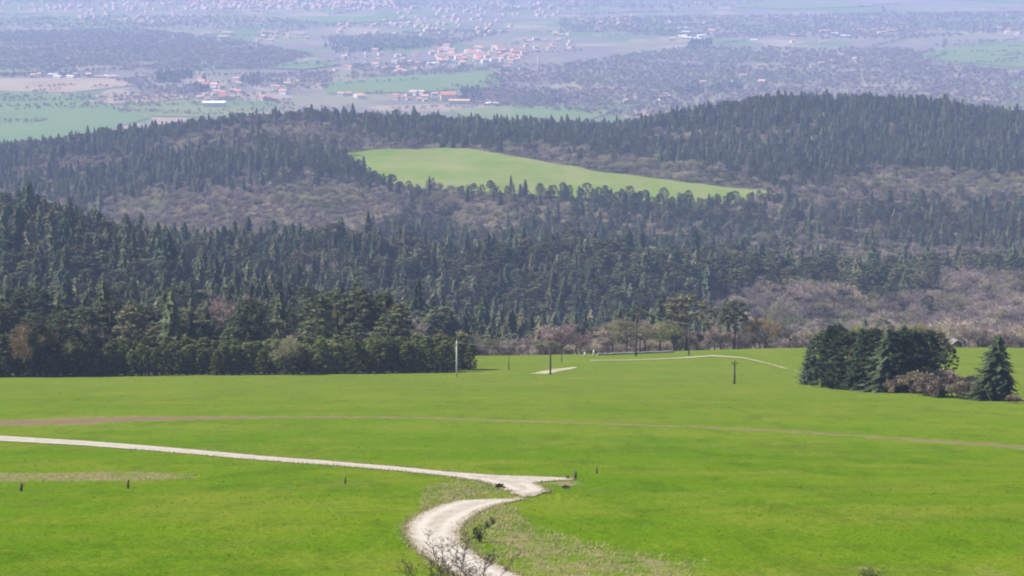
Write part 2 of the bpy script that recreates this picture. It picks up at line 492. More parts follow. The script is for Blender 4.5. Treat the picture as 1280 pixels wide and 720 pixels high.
def inside(P, Q):                # points Q inside polygon P
    x, y = Q[:, 0], Q[:, 1]; c = np.zeros(len(Q), bool); n = len(P); j = n - 1
    for i in range(n):
        xi, yi = P[i]; xj, yj = P[j]
        if yi != yj:
            c ^= ((yi > y) != (yj > y)) & (x < (xj - xi) * (y - yi) / (yj - yi) + xi)
        j = i
    return c
def near_line(X, Y, line):       # distance to a polyline
    d = np.full(X.shape, 1e9)
    for a, b in zip(line[:-1], line[1:]):
        ax, ay = a[0], a[1]; bx, by = b[0] - a[0], b[1] - a[1]
        t = np.clip(((X - ax) * bx + (Y - ay) * by) / (bx * bx + by * by), 0, 1)
        d = np.minimum(d, np.hypot(X - ax - t * bx, Y - ay - t * by))
    return d
def wear(o, edge):               # wheel wear and grassy rim of a lane, measured from its edges
    me = o.data; n = len(me.vertices); co = np.empty(n * 3, np.float32); me.vertices.foreach_get('co', co); co = co.reshape(-1, 3)
    d = near_line(co[:, 0], co[:, 1], edge + edge[:1])
    for nm, v in (('rut', np.exp(-((d - .95) / .38) ** 2)), ('rim', np.clip(1 - d / .55, 0, 1))):
        a = me.attributes.new(nm, 'FLOAT', 'POINT'); a.data.foreach_set('value', v.astype(np.float32))
def pix(*uv):
    return [tuple(at(u, v)[:2]) for u, v in uv]

# ------------------------------------------------------------------ setting: land sheet
def d_edge(u):                   # where the meadow stops and the woods begin
    u = np.asarray(u, float)
    return 476 + 18 * np.clip(u, -200, 590) / 590 + 112 * sstep(568, 606, u)
clear_px = [(430, 192), (470, 187), (540, 184), (600, 187), (660, 199), (720, 209), (800, 221), (880, 231), (978, 240), (960, 249), (900, 257), (800, 252),
            (700, 247), (600, 241), (520, 236), (470, 229), (440, 210)]
CLEAR = smooth_poly([tuple(at(u, v, 1500)[:2]) for u, v in clear_px], 1)
strip_px = [(1058, 342), (1100, 346), (1150, 366), (1200, 386), (1215, 398), (1160, 386), (1105, 366), (1060, 352)]
STRIP = [tuple(at(u, v, 700)[:2]) for u, v in strip_px]

ROWS = np.concatenate([np.linspace(-25, 2, 12), np.exp(np.linspace(math.log(3.0), math.log(60), 60)), np.exp(np.linspace(math.log(61), math.log(700), 420)),
                       np.exp(np.linspace(math.log(706), math.log(3400), 260)), np.exp(np.linspace(math.log(3480), math.log(26000), 90))])
COLS = np.linspace(-0.34, 0.34, 460)
gx = COLS[None, :] * (ROWS[:, None] + 30.0); gy = np.repeat(ROWS[:, None], len(COLS), 1)
gz = H(gx, gy)
gz = np.where(gy < 2.0, ZC - 2.2 + 0 * gz, gz)
nr, nc = gx.shape
idx = np.arange(nr * nc).reshape(nr, nc)
quads = np.stack([idx[:-1, :-1], idx[:-1, 1:], idx[1:, 1:], idx[1:, :-1]], -1).reshape(-1, 4)
land_me = np_mesh('land', np.stack([gx, gy, gz], -1), quads, M['land'])
land_me.polygons.foreach_set('use_smooth', np.ones(len(quads), bool))
uu = lut_u(gx, gy)
meadow_mask = (gy < d_edge(uu) + 3).astype(np.float32)
meadow_mask[(gy > 620)] = 0
plain_mask = sstep(2900, 3300, gy).astype(np.float32)
dry = np.zeros_like(gx); earth = np.zeros_like(gx)
nearm = gy < 700
stripe = pix((-120, 531), (0, 529), (60, 528), (150, 524), (280, 522), (400, 521), (520, 522), (640, 526), (760, 530), (880, 534), (1000, 540), (1120, 548), (1280, 559), (1420, 572))
ds = near_line(gx, gy, stripe)
wid = 6.5 - 4.8 * sstep(60, 420, uu)
earth = np.where(nearm, np.clip(1.25 - ds / wid, 0, 1) * (1.0 - .22 * sstep(330, 700, uu)), 0)
dry = np.where(nearm, np.clip(1.3 - ds / (wid * 2.0), 0, 1) * 0.62, 0)
for poly, amt, soft in (
        (pix((-60, 590), (60, 590), (180, 587), (250, 593), (240, 600), (120, 602), (-60, 603)), 0.62, 2.5),
        (pix((560, 640), (600, 634), (640, 632), (660, 655), (720, 672), (800, 690), (880, 700), (900, 730), (660, 730), (610, 705), (575, 680)), 0.56, 2.5),
        (pix((530, 606), (575, 599), (605, 604), (640, 621), (600, 624), (560, 627), (525, 636)), 0.52, 1.5),
        (pix((480, 640), (508, 640), (500, 662), (515, 690), (560, 722), (440, 730), (470, 690)), 0.32, 2.0),
        (pix((680, 603), (715, 600), (735, 604), (700, 612)), 0.75, 1.0),
        (pix((980, 700), (1060, 704), (1140, 708), (1290, 704), (1290, 725), (980, 725)), 0.38, 2.0)):
    P = np.array(poly)
    ins = inside(P, np.stack([gx.ravel(), gy.ravel()], 1)).reshape(gx.shape)
    dl = near_line(gx, gy, poly + poly[:1])
    dry = np.maximum(dry, amt * np.clip(0.5 + np.where(ins, dl, -dl) / (2 * soft), 0, 1) * nearm)
for nm, arr in (('meadow', meadow_mask), ('plain', plain_mask), ('dry', dry), ('earth', earth)):
    a = land_me.attributes.new(nm, 'FLOAT', 'POINT')
    a.data.foreach_set('value', np.asarray(arr, np.float32).ravel())
structure(link('ground', land_me))

# ------------------------------------------------------------------ roads
up = pix((-90, 538), (0, 545), (100, 551), (250, 563), (400, 575.5), (500, 584), (560, 590), (620, 594.5), (690, 596.8), (716, 598.2), (716, 600.6), (690, 601.6), (668, 604), (680, 609), (688, 615),
         (668, 620.5), (652, 622.5), (640, 617), (622, 609), (600, 602), (560, 596), (500, 589.5), (400, 581), (250, 569), (100, 557), (0, 551.5), (-90, 544))
wear(drape('gravel_road', up, M['gravel'], 0.45, 0.05, 0.16), up)
low = pix((652, 623), (625, 624), (600, 624.5), (572, 626), (545, 633), (518, 646), (506, 658), (507, 672), (520, 689), (545, 706), (578, 725), (610, 744), (650, 766),
          (740, 768), (690, 742), (650, 720), (620, 706), (595, 692), (580, 680), (574, 668), (581, 655), (600, 641), (622, 632), (642, 627.5), (656, 624.5))
wear(drape('gravel_road', low, M['gravel'], 0.35, 0.055, 0.15), low)
bt = pix((738, 450.4), (800, 449.8), (850, 447.4), (890, 444.2), (930, 447.2), (960, 454.3), (1000, 465.2), (1004, 466.6), (960, 455.5), (930, 448.2), (890, 445.9), (850, 448.4), (800, 450.8), (738, 451.4))
drape('farm_track', bt, M['track'], 3.0, 0.10, 0.3)
gp = pix((661, 467.6), (690, 461.8), (718, 459), (723, 459.8), (703, 464), (682, 468))
drape('gravel_yard', gp, M['track'], 2.0, 0.08, 0.2)
drape('hill_pasture', CLEAR, M['f_clear'], 14, 0.35, 2.0)
drape('grass_strip', STRIP, M['f_strip'], 8, 0.35, 1.5)
FIELD_LIFT = [0.8]
def field(px, m):
    FIELD_LIFT[0] += 0.12
    drape('field', [tuple(at(u, v, 2900)[:2]) for u, v in px], m, 400, FIELD_LIFT[0])
field([(-90, 117), (30, 114), (90, 121), (140, 133), (190, 147), (110, 170), (-90, 215)], M['f_green'])
field([(-90, 99), (60, 98), (150, 99), (165, 107), (90, 116), (-90, 112)], M['f_tan'])
field([(105, 127), (215, 117), (240, 123), (150, 131)], M['f_tan'])
field([(150, 131), (245, 124), (330, 136), (300, 148), (190, 146)], M['f_pale'])
field([(400, 106), (470, 98), (540, 94), (620, 92), (626, 109), (520, 116), (410, 118)], M['f_green'])
field([(560, 138), (640, 133), (740, 134), (768, 140), (730, 153), (600, 154)], M['f_pale'])
field([(640, 136), (735, 136), (750, 141), (700, 148), (640, 147)], M['f_green'])
field([(1150, 64), (1240, 56), (1400, 48), (1400, 92), (1290, 86), (1200, 79), (1160, 74)], M['f_green'])
field([(1150, 75), (1220, 82), (1300, 88), (1230, 86)], M['f_pale'])
field([(1120, -2), (1240, 2), (1400, 9), (1400, -8)], M['f_green'])
field([(920, 4), (1030, 3), (1100, 8), (990, 12), (920, 10)], M['f_pale'])
field([(335, 80), (400, 77), (425, 82), (380, 88), (335, 86)], M['f_green'])
field([(60, 30), (170, 26), (200, 32), (110, 37)], M['f_pale'])
field([(330, 25), (470, 20), (520, 25), (420, 31)], M['f_green'])
field([(-60, 88), (30, 86), (50, 91), (-60, 95)], M['f_pale'])
field([(760, 35), (850, 33), (870, 37), (790, 40)], M['f_pale'])

# ------------------------------------------------------------------ tree prototypes (mesh data shared by all copies)
def gen_spruce(seed, H_=18.0, R_=3.1, levels=17):
    r = random.Random(seed); cr = MB()
    bias = [r.uniform(.78, 1.2) for _ in range(7)]
    for i in range(levels):
        h = 0.05 + 0.90 * (i / (levels - 1)) ** 0.95
        rad = R_ * ((1 - h) ** 0.66) * r.uniform(0.82, 1.12) + 0.14
        dz = H_ / levels * 1.9; m = max(5, int(5 + 6 * (1 - h))); a0 = r.uniform(0, 6.28)
        top = (0, 0, min(h * H_ + dz * .8, H_ * r.uniform(.985, 1.0))); ring = []
        cx, cy_ = r.gauss(0, .06) * rad, r.gauss(0, .06) * rad
        for k in range(2 * m):
            th = a0 + math.pi * k / m + r.uniform(-.14, .14)
            f = bias[int((th % 6.283) / 6.284 * 7)] * (r.uniform(.85, 1.18) if k % 2 == 0 else r.uniform(.50, .68))
            z = h * H_ - rad * (.34 if k % 2 == 0 else .06) + r.uniform(-.2, .2)
            ring.append((math.cos(th) * rad * f + cx, math.sin(th) * rad * f + cy_, z))
        for k in range(2 * m):
            cr.tri(top, ring[k], ring[(k + 1) % (2 * m)])
            if k % 2 == 0:                 # loose sprays past the skirt
                a = Vector(ring[k]); o = Vector((a.x, a.y, 0)); g = .10 + .10 * rad
                for _ in range(2):
                    t = r.uniform(.62, 1.0); b = Vector((a.x * t, a.y * t, a.z + (1 - t) * rad * .8))
                    e = b + Vector((a.x * r.uniform(.08, .26) + r.gauss(0, g), a.y * r.uniform(.08, .26) + r.gauss(0, g), r.uniform(-.5, .25) * g * 2))
                    sdv = Vector((-a.y, a.x, 0)).normalized() * g * r.uniform(.5, 1.0)
                    cr.tri(b - sdv, e, b + sdv + Vector((0, 0, -g * .6)))
    tr = MB(); tr.tube([(0, 0, -.4), (0, 0, H_ * .3), (0, 0, H_ * .96)], [.22, .16, .02], 6)
    return tr, cr
def gen_pine(seed, H_=14.0, R_=3.2, c0=0.38, clumps=46, tris=46):
    r = random.Random(seed); cr = MB(); tr = MB()
    lean = (r.uniform(-.5, .5), r.uniform(-.5, .5))
    def axis(h): return Vector((lean[0] * h * h, lean[1] * h * h, h * H_))
    tr.tube([axis(-.03), axis(.25), axis(.55), axis(.93)], [.24, .19, .13, .03], 6)
    for k in range(clumps):
        h = c0 + (0.97 - c0) * (k + r.random()) / clumps
        q = (h - c0) / (1 - c0)
        prof = (1 - q ** 2.2) ** 0.6 * min(1, .55 + 2.2 * q)
        th = k * 2.4 + r.uniform(-.5, .5); rr = R_ * prof * (r.uniform(.35, 1.0) ** .6)
        a = axis(h); cpos = a + Vector((math.cos(th) * rr, math.sin(th) * rr, .12 * rr))
        if rr > .6 and k % 2 == 0:
            tr.tube([axis(max(.1, h - .07)), cpos], [.06, .02], 4, False)
        ex = r.uniform(.55, .95) * (H_ / 14) ** .5; ez = ex * r.uniform(.5, .8)
        t6 = [Vector((1, 0, 0)), Vector((-1, 0, 0)), Vector((0, 1, 0)), Vector((0, -1, 0)), Vector((0, 0, 1)), Vector((0, 0, -1))]
        t6 = [cpos + Vector((v.x * ex, v.y * ex, v.z * ez)) * r.uniform(.6, .95) for v in t6]
        cr.add(t6, [(0, 2, 4), (2, 1, 4), (1, 3, 4), (3, 0, 4), (2, 0, 5), (1, 2, 5), (3, 1, 5), (0, 3, 5)])
        for j in range(tris):
            while True:
                p = Vector((r.uniform(-1, 1), r.uniform(-1, 1), r.uniform(-1, 1)))
                if p.length < 1: break
            o = cpos + Vector((p.x * ex, p.y * ex, p.z * ez))
            s = r.uniform(.16, .36)
            d1 = Vector((r.gauss(0, 1), r.gauss(0, 1), r.gauss(.4, .6))).normalized() * s
            d2 = Vector((r.gauss(0, 1), r.gauss(0, 1), r.gauss(0, .6))).normalized() * s * .8
            cr.tri(o - d1 * .6, o + d1, o + d2)
    return tr, cr
def gen_bare(seed, H_=12.0, spread=0.38, leaves=0, multi=1):
    r = random.Random(seed); tr = MB(); cr = MB(); tips = []
    def sliver(mb, a, b, w):
        d = (b - a); s = d.cross(Vector((r.gauss(0, 1), r.gauss(0, 1), r.gauss(0, 1)))).normalized() * w
        mb.tri(a - s, a + s, b)
    def grow(a, d, L, rad, lev):
        b = a + d * L
        if lev <= 1: tr.tube([a, a + d * L * .5 + Vector((r.uniform(-.1, .1), r.uniform(-.1, .1), 0)) * L, b], [rad, rad * .8, rad * .55], 5, False)
        elif lev == 2: tr.tube([a, b], [rad, rad * .45], 3, False)
        elif lev == 3: sliver(cr, a, b, .055)
        else:
            sliver(cr, a, b, .045); tips.append(b)
        if lev >= 5: return
        n = (5, 4, 5, 5, 3)[lev]
        for k in range(n):
            t = r.uniform(.35, 1.0) if lev else r.uniform(.55, 1.0)
            o = a + d * L * t
            ax = Vector((r.gauss(0, 1), r.gauss(0, 1), r.gauss(0, 1))); ax = (ax - d * ax.dot(d)).normalized()
            nd = (d * r.uniform(.55, .9) + ax * r.uniform(.45, .9) * (1 if lev else spread / .38) + Vector((0, 0, .22))).normalized()
            grow(o, nd, L * r.uniform(.5, .78) if lev < 3 else L * r.uniform(.6, .9), rad * .55, lev + 1)
    for q in range(multi):
        a = Vector((0, 0, -.2)) if multi == 1 else Vector((r.gauss(0, .3), r.gauss(0, .3), -.1))
        d = Vector((0, 0, 1)) if multi == 1 else Vector((r.gauss(0, .35), r.gauss(0, .35), 1)).normalized()
        grow(a, d, H_ * (.34 if multi == 1 else .28), .19 * H_ / 12 if multi == 1 else .05, 0)
    zm = max(p[2] for p in cr.v); k = H_ / zm
    tr.v = [(x * k, y * k, z * k) for x, y, z in tr.v]; cr.v = [(x * k, y * k, z * k) for x, y, z in cr.v]
    if leaves:
        for b in tips:
            for _ in range(leaves):
                o = b * k + Vector((r.gauss(0, .22), r.gauss(0, .22), r.gauss(0, .22)))
                d1 = Vector((r.gauss(0, 1), r.gauss(0, 1), r.gauss(0, 1))).normalized() * .16
                d2 = Vector((r.gauss(0, 1), r.gauss(0, 1), r.gauss(0, 1))).normalized() * .14
                cr.tri(o - d1, o + d1, o + d2)
    return tr, cr

PROTO = {}                        # kind -> list of (trunk mesh, crown mesh, height)
def proto(kind, gens, bark, leaf, h):
    PROTO[kind] = [(tr.mesh(kind + '_trunk', M[bark], True), cr.mesh(kind + '_crown', M[leaf]), h) for tr, cr in gens]
proto('spruce', [gen_spruce(s, 18, R_) for s, R_ in ((1, 3.0), (2, 2.6), (3, 3.4), (4, 2.8), (5, 3.2))], 'bark', 'spruce', 18)
proto('fir', [gen_spruce(s, 12, R_, 21) for s, R_ in ((21, 3.0), (22, 3.4), (23, 2.7))], 'bark', 'fir', 12)
proto('copse_pine', [gen_pine(s, 10, R_, .04, 70, 46) for s, R_ in ((25, 2.6), (26, 2.9), (27, 2.4))], 'pinebark', 'fir', 10)
proto('pine', [gen_pine(s, 14, R_, c0) for s, R_, c0 in ((1, 3.0, .38), (2, 3.4, .30), (3, 2.7, .45), (4, 3.2, .25))], 'pinebark', 'pine', 14)
proto('crest_pine', [gen_pine(s, 14, R_, .56, 30, 60) for s, R_ in ((31, 4.2), (32, 3.4))], 'pinebark', 'pine', 14)
proto('low_pine', [gen_pine(s, 10, R_, .04, 60, 46) for s, R_ in ((15, 2.4), (16, 2.7), (17, 2.2))], 'pinebark', 'pine', 10)
proto('young_pine', [gen_pine(s, 7, R_, .04, 44, 40) for s, R_ in ((11, 1.7), (12, 1.9), (13, 1.6))], 'pinebark', 'young', 7)
proto('bare_tree', [gen_bare(s, 12, sp) for s, sp in ((1, .38), (2, .5), (3, .42), (4, .34))], 'bark', 'twig', 12)
proto('reddish_tree', [gen_bare(s, 12, .45) for s in (41, 42)], 'bark', 'pinktwig', 12)
proto('tan_tree', [gen_bare(s, 11, .6, 2) for s in (51, 52)], 'bark', 'tan', 11)
proto('budding_tree', [gen_bare(s, 11, .5, 2) for s in (61, 62, 63)], 'bark', 'bud', 11)
proto('bare_shrub', [gen_bare(s, 3.2, .5, 0, 5) for s in (71, 72, 73)], 'bark', 'shrubtwig', 3.2)

SRC = {}                          # first linked pair of every prototype, reused by the far woods
def plant(kind, loc, h, label, cat, group=None, var=None, wide=1.0, rz=None, name=None):
    i = random.randrange(len(PROTO[kind])) if var is None else var % len(PROTO[kind])
    tm, cm, h0 = PROTO[kind][i]; k = h / h0
    o = thing(name or kind, label, cat, loc, random.uniform(0, 6.28) if rz is None else rz, group, (k * wide, k * wide, k))
    a = link('trunk', tm, o); b = link('crown', cm, o)
    SRC.setdefault((kind, i), (a, b))
    return o

# ------------------------------------------------------------------ woods: every tree has a place, the largest are things of their own
wr = np.random.default_rng(11)
def scatter(D0, D1, s0, s1, u0=-170, u1=1450):
    X, Y = [], []
    D = D0
    while D < D1:
        s = s0 + (s1 - s0) * (D - D0) / (D1 - D0)
        x0 = (u0 - 640) / F * D; x1 = (u1 - 640) / F * D
        n = int((x1 - x0) / s)
        X.append(x0 + (np.arange(n) + wr.uniform(0, 1, n)) * s); Y.append(D + wr.uniform(0, s, n)); D += s * .9
    return np.concatenate(X), np.concatenate(Y)
trees = {k: [] for k in ('spruce', 'pine', 'bare_tree', 'budding_tree', 'young_pine')}
X, Y = scatter(486, 2560, 6.6, 9.0)
Uc = lut_u(X, Y)
keep = Y > d_edge(Uc) + 4
keep &= ~inside(np.array(CLEAR), np.stack([X, Y], 1)) & ~inside(np.array(STRIP), np.stack([X, Y], 1))
X, Y, Uc = X[keep], Y[keep], Uc[keep]
Zg = H(X, Y)
PU, PV = project(X, Y, Zg)
n1 = wob(X, Y, 26, 3); n2 = wob(X, Y, 60, 5); n3 = wob(X, Y, 140, 7); n4 = wob(X, Y, 17, 9)
rnd = wr.uniform(0, 1, len(X)); rnd2 = wr.uniform(0, 1, len(X))
def blob(u0, v0, a, b):          # a patch of woodland seen round (u0, v0)
    return np.exp(-(((PU - u0) / a) ** 2 + ((PV - v0) / b) ** 2))
conif = np.full(len(X), 0.76) + 0.55 * n2 + 0.28 * n1
conif += 0.35 * sstep(640, 700, Y) * (1 - sstep(300, 420, Uc)) * (1 - sstep(1150, 1300, Y))        # the tall spruce hill
conif -= 0.55 * sstep(840, 1040, Uc) * sstep(590, 640, Y) * (1 - sstep(1250, 1600, Y))             # the leafless slope
conif -= 0.75 * sstep(590, 620, Uc) * (1 - sstep(690, 760, Y))                                       # bare growth along the back edge
conif -= 0.12 * sstep(900, 1100, Uc) * sstep(1250, 1500, Y) * (1 - sstep(1850, 2000, Y))
conif -= 0.95 * sstep(110, 180, Uc) * (1 - sstep(430, 520, Uc)) * sstep(1330, 1400, Y) * (1 - sstep(1700, 1780, Y)) * np.clip(.95 + .5 * n1, 0, 1)      # mauve slope behind the spruce hill
conif -= 0.55 * sstep(400, 480, Uc) * (1 - sstep(850, 900, Uc)) * sstep(1300, 1360, Y) * (1 - sstep(1480, 1560, Y))
conif += 0.8 * sstep(1880, 2020, Y + 0.1 * (Uc - 900)) * sstep(800, 900, Uc)                        # dark conifer hill
conif -= 0.55 * sstep(1990, 2060, Y) * (1 - sstep(2160, 2210, Y)) * sstep(-20, 60, Uc) * (1 - sstep(380, 420, Uc)) * (n4 > 0.1)
for u0, v0, a, b, k in ((300, 262, 120, 24, 1.15), (190, 270, 60, 14, 1.2), (600, 285, 45, 16, 1.3), (800, 218, 110, 14, 1.5), (1190, 236, 120, 12, 1.5), (390, 255, 40, 12, .9), (1080, 300, 60, 10, .7), (1230, 330, 70, 16, .7), (680, 190, 40, 12, .7),
                        (640, 310, 230, 12, .35), (290, 385, 26, 28, .5), (1010, 370, 60, 30, .3), (560, 410, 90, 16, .35), (690, 415, 60, 16, .8), (350, 160, 40, 8, .6),
                        (270, 178, 80, 8, .5), (890, 405, 70, 30, .7), (960, 390, 60, 40, .4), (1240, 400, 60, 40, .3)):
    conif -= k * blob(u0, v0, a, b)
for u0, v0, a, b, k in ((1040, 330, 45, 22, .55), (1120, 375, 40, 16, .55), (1120, 300, 70, 18, .3), (880, 330, 70, 20, .3), (800, 370, 100, 24, .45), (600, 370, 120, 30, .3)):
    conif += k * blob(u0, v0, a, b)
is_con = rnd < conif
spr_p = np.where(Uc < 350, .50, .30) + 0.30 * n3
spr_p = np.where((Uc > 820) & (Y > 1880), .50, spr_p)
spr_p = np.where((Y < 640) & (Uc < 600), .18, spr_p)
is_spr = is_con & (rnd2 < spr_p)
is_pine = is_con & ~is_spr
bud_p = 0.07 + 0.75 * np.clip(blob(800, 216, 110, 14) + blob(1190, 234, 110, 12) + blob(390, 252, 50, 12) + .7 * blob(600, 282, 50, 14), 0, 1)
is_bud = ~is_con & (wr.uniform(0, 1, len(X)) < bud_p)
hh = np.where(is_spr, wr.normal(17.0, 3.6, len(X)), np.where(is_pine, wr.normal(13.8, 2.4, len(X)), wr.normal(10.5, 1.6, len(X))))
hh *= np.where((Y < 660), .78, 1.0) * (1 + .16 * n2 + .12 * n4)
hh *= 1 - .30 * sstep(1250, 1500, Y)
hh *= np.where((Uc > 585) & (Y < 760), .72, 1.0)                                  # low growth along the back of the meadow
hh *= np.where((Uc < 340) & (Y > 850) & (Y < 1120) & is_con, 1.06, 1.0)
sparse = ~is_con & (wr.uniform(0, 1, len(X)) < .25)
sparse |= (Y < 512) & (Uc < 600)                                                  # the belt along the meadow is set by hand below
sparse |= (Y < 665) & (Uc > 508) & (Uc < 606)
sparse |= is_con & (Uc > 940) & (Y < 930)
sparse |= (Y > 575) & (Y < 625) & (Uc > 600) & is_con
for kind, m_ in (('spruce', is_spr), ('pine', is_pine), ('bare_tree', ~is_con & ~is_bud), ('budding_tree', is_bud)):
    k = m_ & ~sparse
    trees[kind] = np.stack([X[k], Y[k], Zg[k], hh[k]], 1)

# ---- the belt bordering the meadow behind the pale mast
BELT = 'trees of the belt along the meadow'
def belt(kind, u, D, h, label, wide=1.0, cat='tree', name=None, var=None):
    p = at_d(u, D - 8 + 18 * u / 590)
    return plant(kind, p, h, label, cat, BELT, var, wide, None, name)
u = 128.0
while u < 592:
    d = 486 + random.uniform(0, 6) + (6 if u > 575 else 0)
    belt('young_pine', u, d, random.uniform(5.2, 6.8) * (1.1 if 330 < u < 520 else 1), 'low bushy young pine in the front row of the tree belt along the meadow', random.uniform(1.0, 1.35), name='young_pine')
    u += random.uniform(8, 12)
u = 132.0
while u < 588:
    belt('young_pine', u, 496 + random.uniform(0, 6), random.uniform(6.4, 8.2), 'taller young pine in the second row of the tree belt along the meadow', random.uniform(1.0, 1.25), name='young_pine')
    u += random.uniform(10, 15)
u = -150.0
while u < 128:
    belt('low_pine', u, 487 + random.uniform(0, 9), random.uniform(7.5, 12.0), 'full crowned dark pine at the shaded end of the tree belt along the meadow', random.uniform(1.0, 1.3), name='pine')
    u += random.uniform(10, 15)
u = -150.0  # low pines added to darken the belt foot, where there is only shade
while u < 130:
    belt('low_pine', u, 485.5 + random.uniform(0, 2), random.uniform(3.0, 5.0), 'low dark pine added to deepen the shade at the foot of the belt', random.uniform(1.3, 1.7), name='pine')
    u += random.uniform(11, 16)
for u, top, D, kind, wide, label in (
        (45, 402, 486.5, 'tan_tree', .8, 'tan coloured leafy tree standing out against dark pines in the belt'),
        (88, 420, 486, 'budding_tree', .8, 'pale budding tree low among the dark pines of the belt'),
        (165, 380, 512, 'pine', 1.35, 'broad rounded pine rising over the young pines, next to a tiered spruce'),
        (216, 362, 516, 'spruce', 1.5, 'tiered spruce rising behind the young pines of the belt'),
        (312, 372, 520, 'pine', 1.25, 'dark domed pine rising over the young pines beside a reddish bare tree'),
        (287, 362, 545, 'reddish_tree', 1.1, 'reddish bare tree between the dark pines behind the belt'),
        (356, 418, 485, 'budding_tree', .9, 'yellow green budding tree in the front row of young pines'),
        (398, 368, 520, 'pine', 1.3, 'big dark pine in the clump behind the young pines'),
        (424, 362, 524, 'pine', 1.3, 'big dark pine in the clump behind the young pines'),
        (452, 360, 522, 'pine', 1.3, 'big dark pine in the clump behind the young pines'),
        (480, 365, 526, 'pine', 1.3, 'big dark pine in the clump behind the young pines'),
        (500, 378, 520, 'pine', 1.2, 'big dark pine in the clump behind the young pines'),
        (550, 415, 505, 'budding_tree', .9, 'pale green budding tree behind the pale mast')):
    D += -8 + 18 * u / 590
    p = at_d(u, D); h = float(ZC + slope(top) * D - p.z)
    plant(kind, p, h, label, 'tree', 'pines of the dark clump' if 'clump' in label else None, None, wide)

# ---- trees along the back edge of the meadow, round the poles
def edge_tree(kind, u, D, top, label, wide=1.0, group=None, var=None):
    p = at_d(u, D); h = float(ZC + slope(top) * D - p.z)
    return plant(kind, p, h, label, 'tree', group, var, wide)
edge_tree('crest_pine', 858, 612, 368, 'tall dark pine with bare trunk beside the wooden crossarm pole, wide crown', 1.5, None, 0)
edge_tree('crest_pine', 918, 610, 376, 'tall dark pine with bare trunk next to the tan leafless tree', 1.35, None, 1)
edge_tree('crest_pine', 845, 622, 380, 'dark pine leaning into the wide crowned pine by the poles', 1.25, None, 1)
edge_tree('crest_pine', 893, 626, 384, 'dark pine between the two tall pines by the track', 1.2, None, 0)
edge_tree('crest_pine', 800, 618, 380, 'small tufted dark pine just behind the crossarm pole', 1.1, None, 0)
edge_tree('tan_tree', 956, 608, 392, 'tan leafless round tree at the back edge of the meadow', 1.15, None, 0)
edge_tree('reddish_tree', 886, 606, 406, 'reddish bare round tree between the trunks of the two tall pines', 1.25, None, 1)
for u, top, kind in ((765, 404, 'bare_tree'), (783, 400, 'budding_tree'), (806, 398, 'bare_tree'), (826, 400, 'budding_tree'), (842, 410, 'bare_tree'), (870, 412, 'bare_tree')):
    edge_tree(kind, u, 604 + random.uniform(0, 6), top, 'broad ' + ('bare brown' if kind == 'bare_tree' else 'olive budding') + ' tree at the track beside the crossarm pole', 1.7, 'broad trees at the track by the poles')
for u, top, kind in ((640, 420, 'bare_tree'), (660, 414, 'bare_tree'), (682, 404, 'reddish_tree'), (703, 402, 'reddish_tree'), (722, 410, 'reddish_tree'), (745, 424, 'bare_tree'), (615, 424, 'budding_tree')):
    edge_tree(kind, u, 608 + random.uniform(0, 10), top, {'bare_tree': 'grey brown bare', 'reddish_tree': 'reddish bare', 'budding_tree': 'olive budding'}[kind] + ' tree behind the wires between mast and track', 1.5, 'low trees behind the wires')
for u in np.arange(985, 1440, 17):
    edge_tree('bare_tree' if random.random() < .8 else 'budding_tree', u + random.uniform(-5, 5), 606 + random.uniform(0, 14), random.uniform(398, 424), 'bare tree along the back of the meadow beyond the copse', random.uniform(1.1, 1.4), 'bare trees beyond the copse')

# ---- the copse on the meadow
for u, vb, vt, kind, wide, label in (
        (1013, 481, 420, 'fir', 1.15, 'slim feathery fir at the open end of the copse'),
        (1028, 484, 410, 'copse_pine', 1.3, 'dark young pine beside the slim feathery fir of the copse'),
        (1047, 486, 404, 'copse_pine', 1.25, 'tall sunlit olive pine in the copse'),
        (1062, 487, 412, 'copse_pine', 1.45, 'dark full pine filling the gap beside the sunlit olive pine'),
        (1076, 488, 406, 'fir', 1.5, 'dark dense fir in the middle of the copse'),
        (1092, 489, 408, 'copse_pine', 1.5, 'dark full pine between the dense firs of the copse'),
        (1110, 490, 404, 'fir', 1.5, 'dark dense fir in the middle of the copse'),
        (1128, 489, 402, 'fir', 1.5, 'dark dense fir in the middle of the copse'),
        (1141, 487, 410, 'copse_pine', 1.4, 'dark full pine at the bushy side of the copse'),
        (1156, 485, 411, 'copse_pine', 1.15, 'ragged pine beside the hut end of the copse'),
        (1170, 483, 410, 'pine', 1.1, 'thin see-through pine of the copse nearest the hut'),
        (1185, 481, 430, 'pine', 1.0, 'short open pine of the copse below the hut'),
        (1246, 501, 414, 'fir', 1.75, 'single dark conical fir standing apart beyond the brown bushes'),
        (1120, 490, 412, 'copse_pine', 1.5, 'broad dark pine closing the middle of the copse beside the bushes'),
        (1038, 485, 424, 'copse_pine', 1.4, 'lower dark pine in front of the tall sunlit olive pine'),
        (1110, 482, 399, 'budding_tree', 1.1, 'olive budding tree rising behind the dark firs of the copse'),
        (1140, 481, 400, 'budding_tree', 1.1, 'olive budding tree rising behind the dark firs of the copse')):
    p = at(u, vb); h = (vb - vt) * p.y / F * 1.0
    plant(kind, p, h, label, 'tree', 'dark firs of the copse' if 'dense fir in the middle' in label else ('budding trees of the copse' if 'behind' in label else None), None, wide)
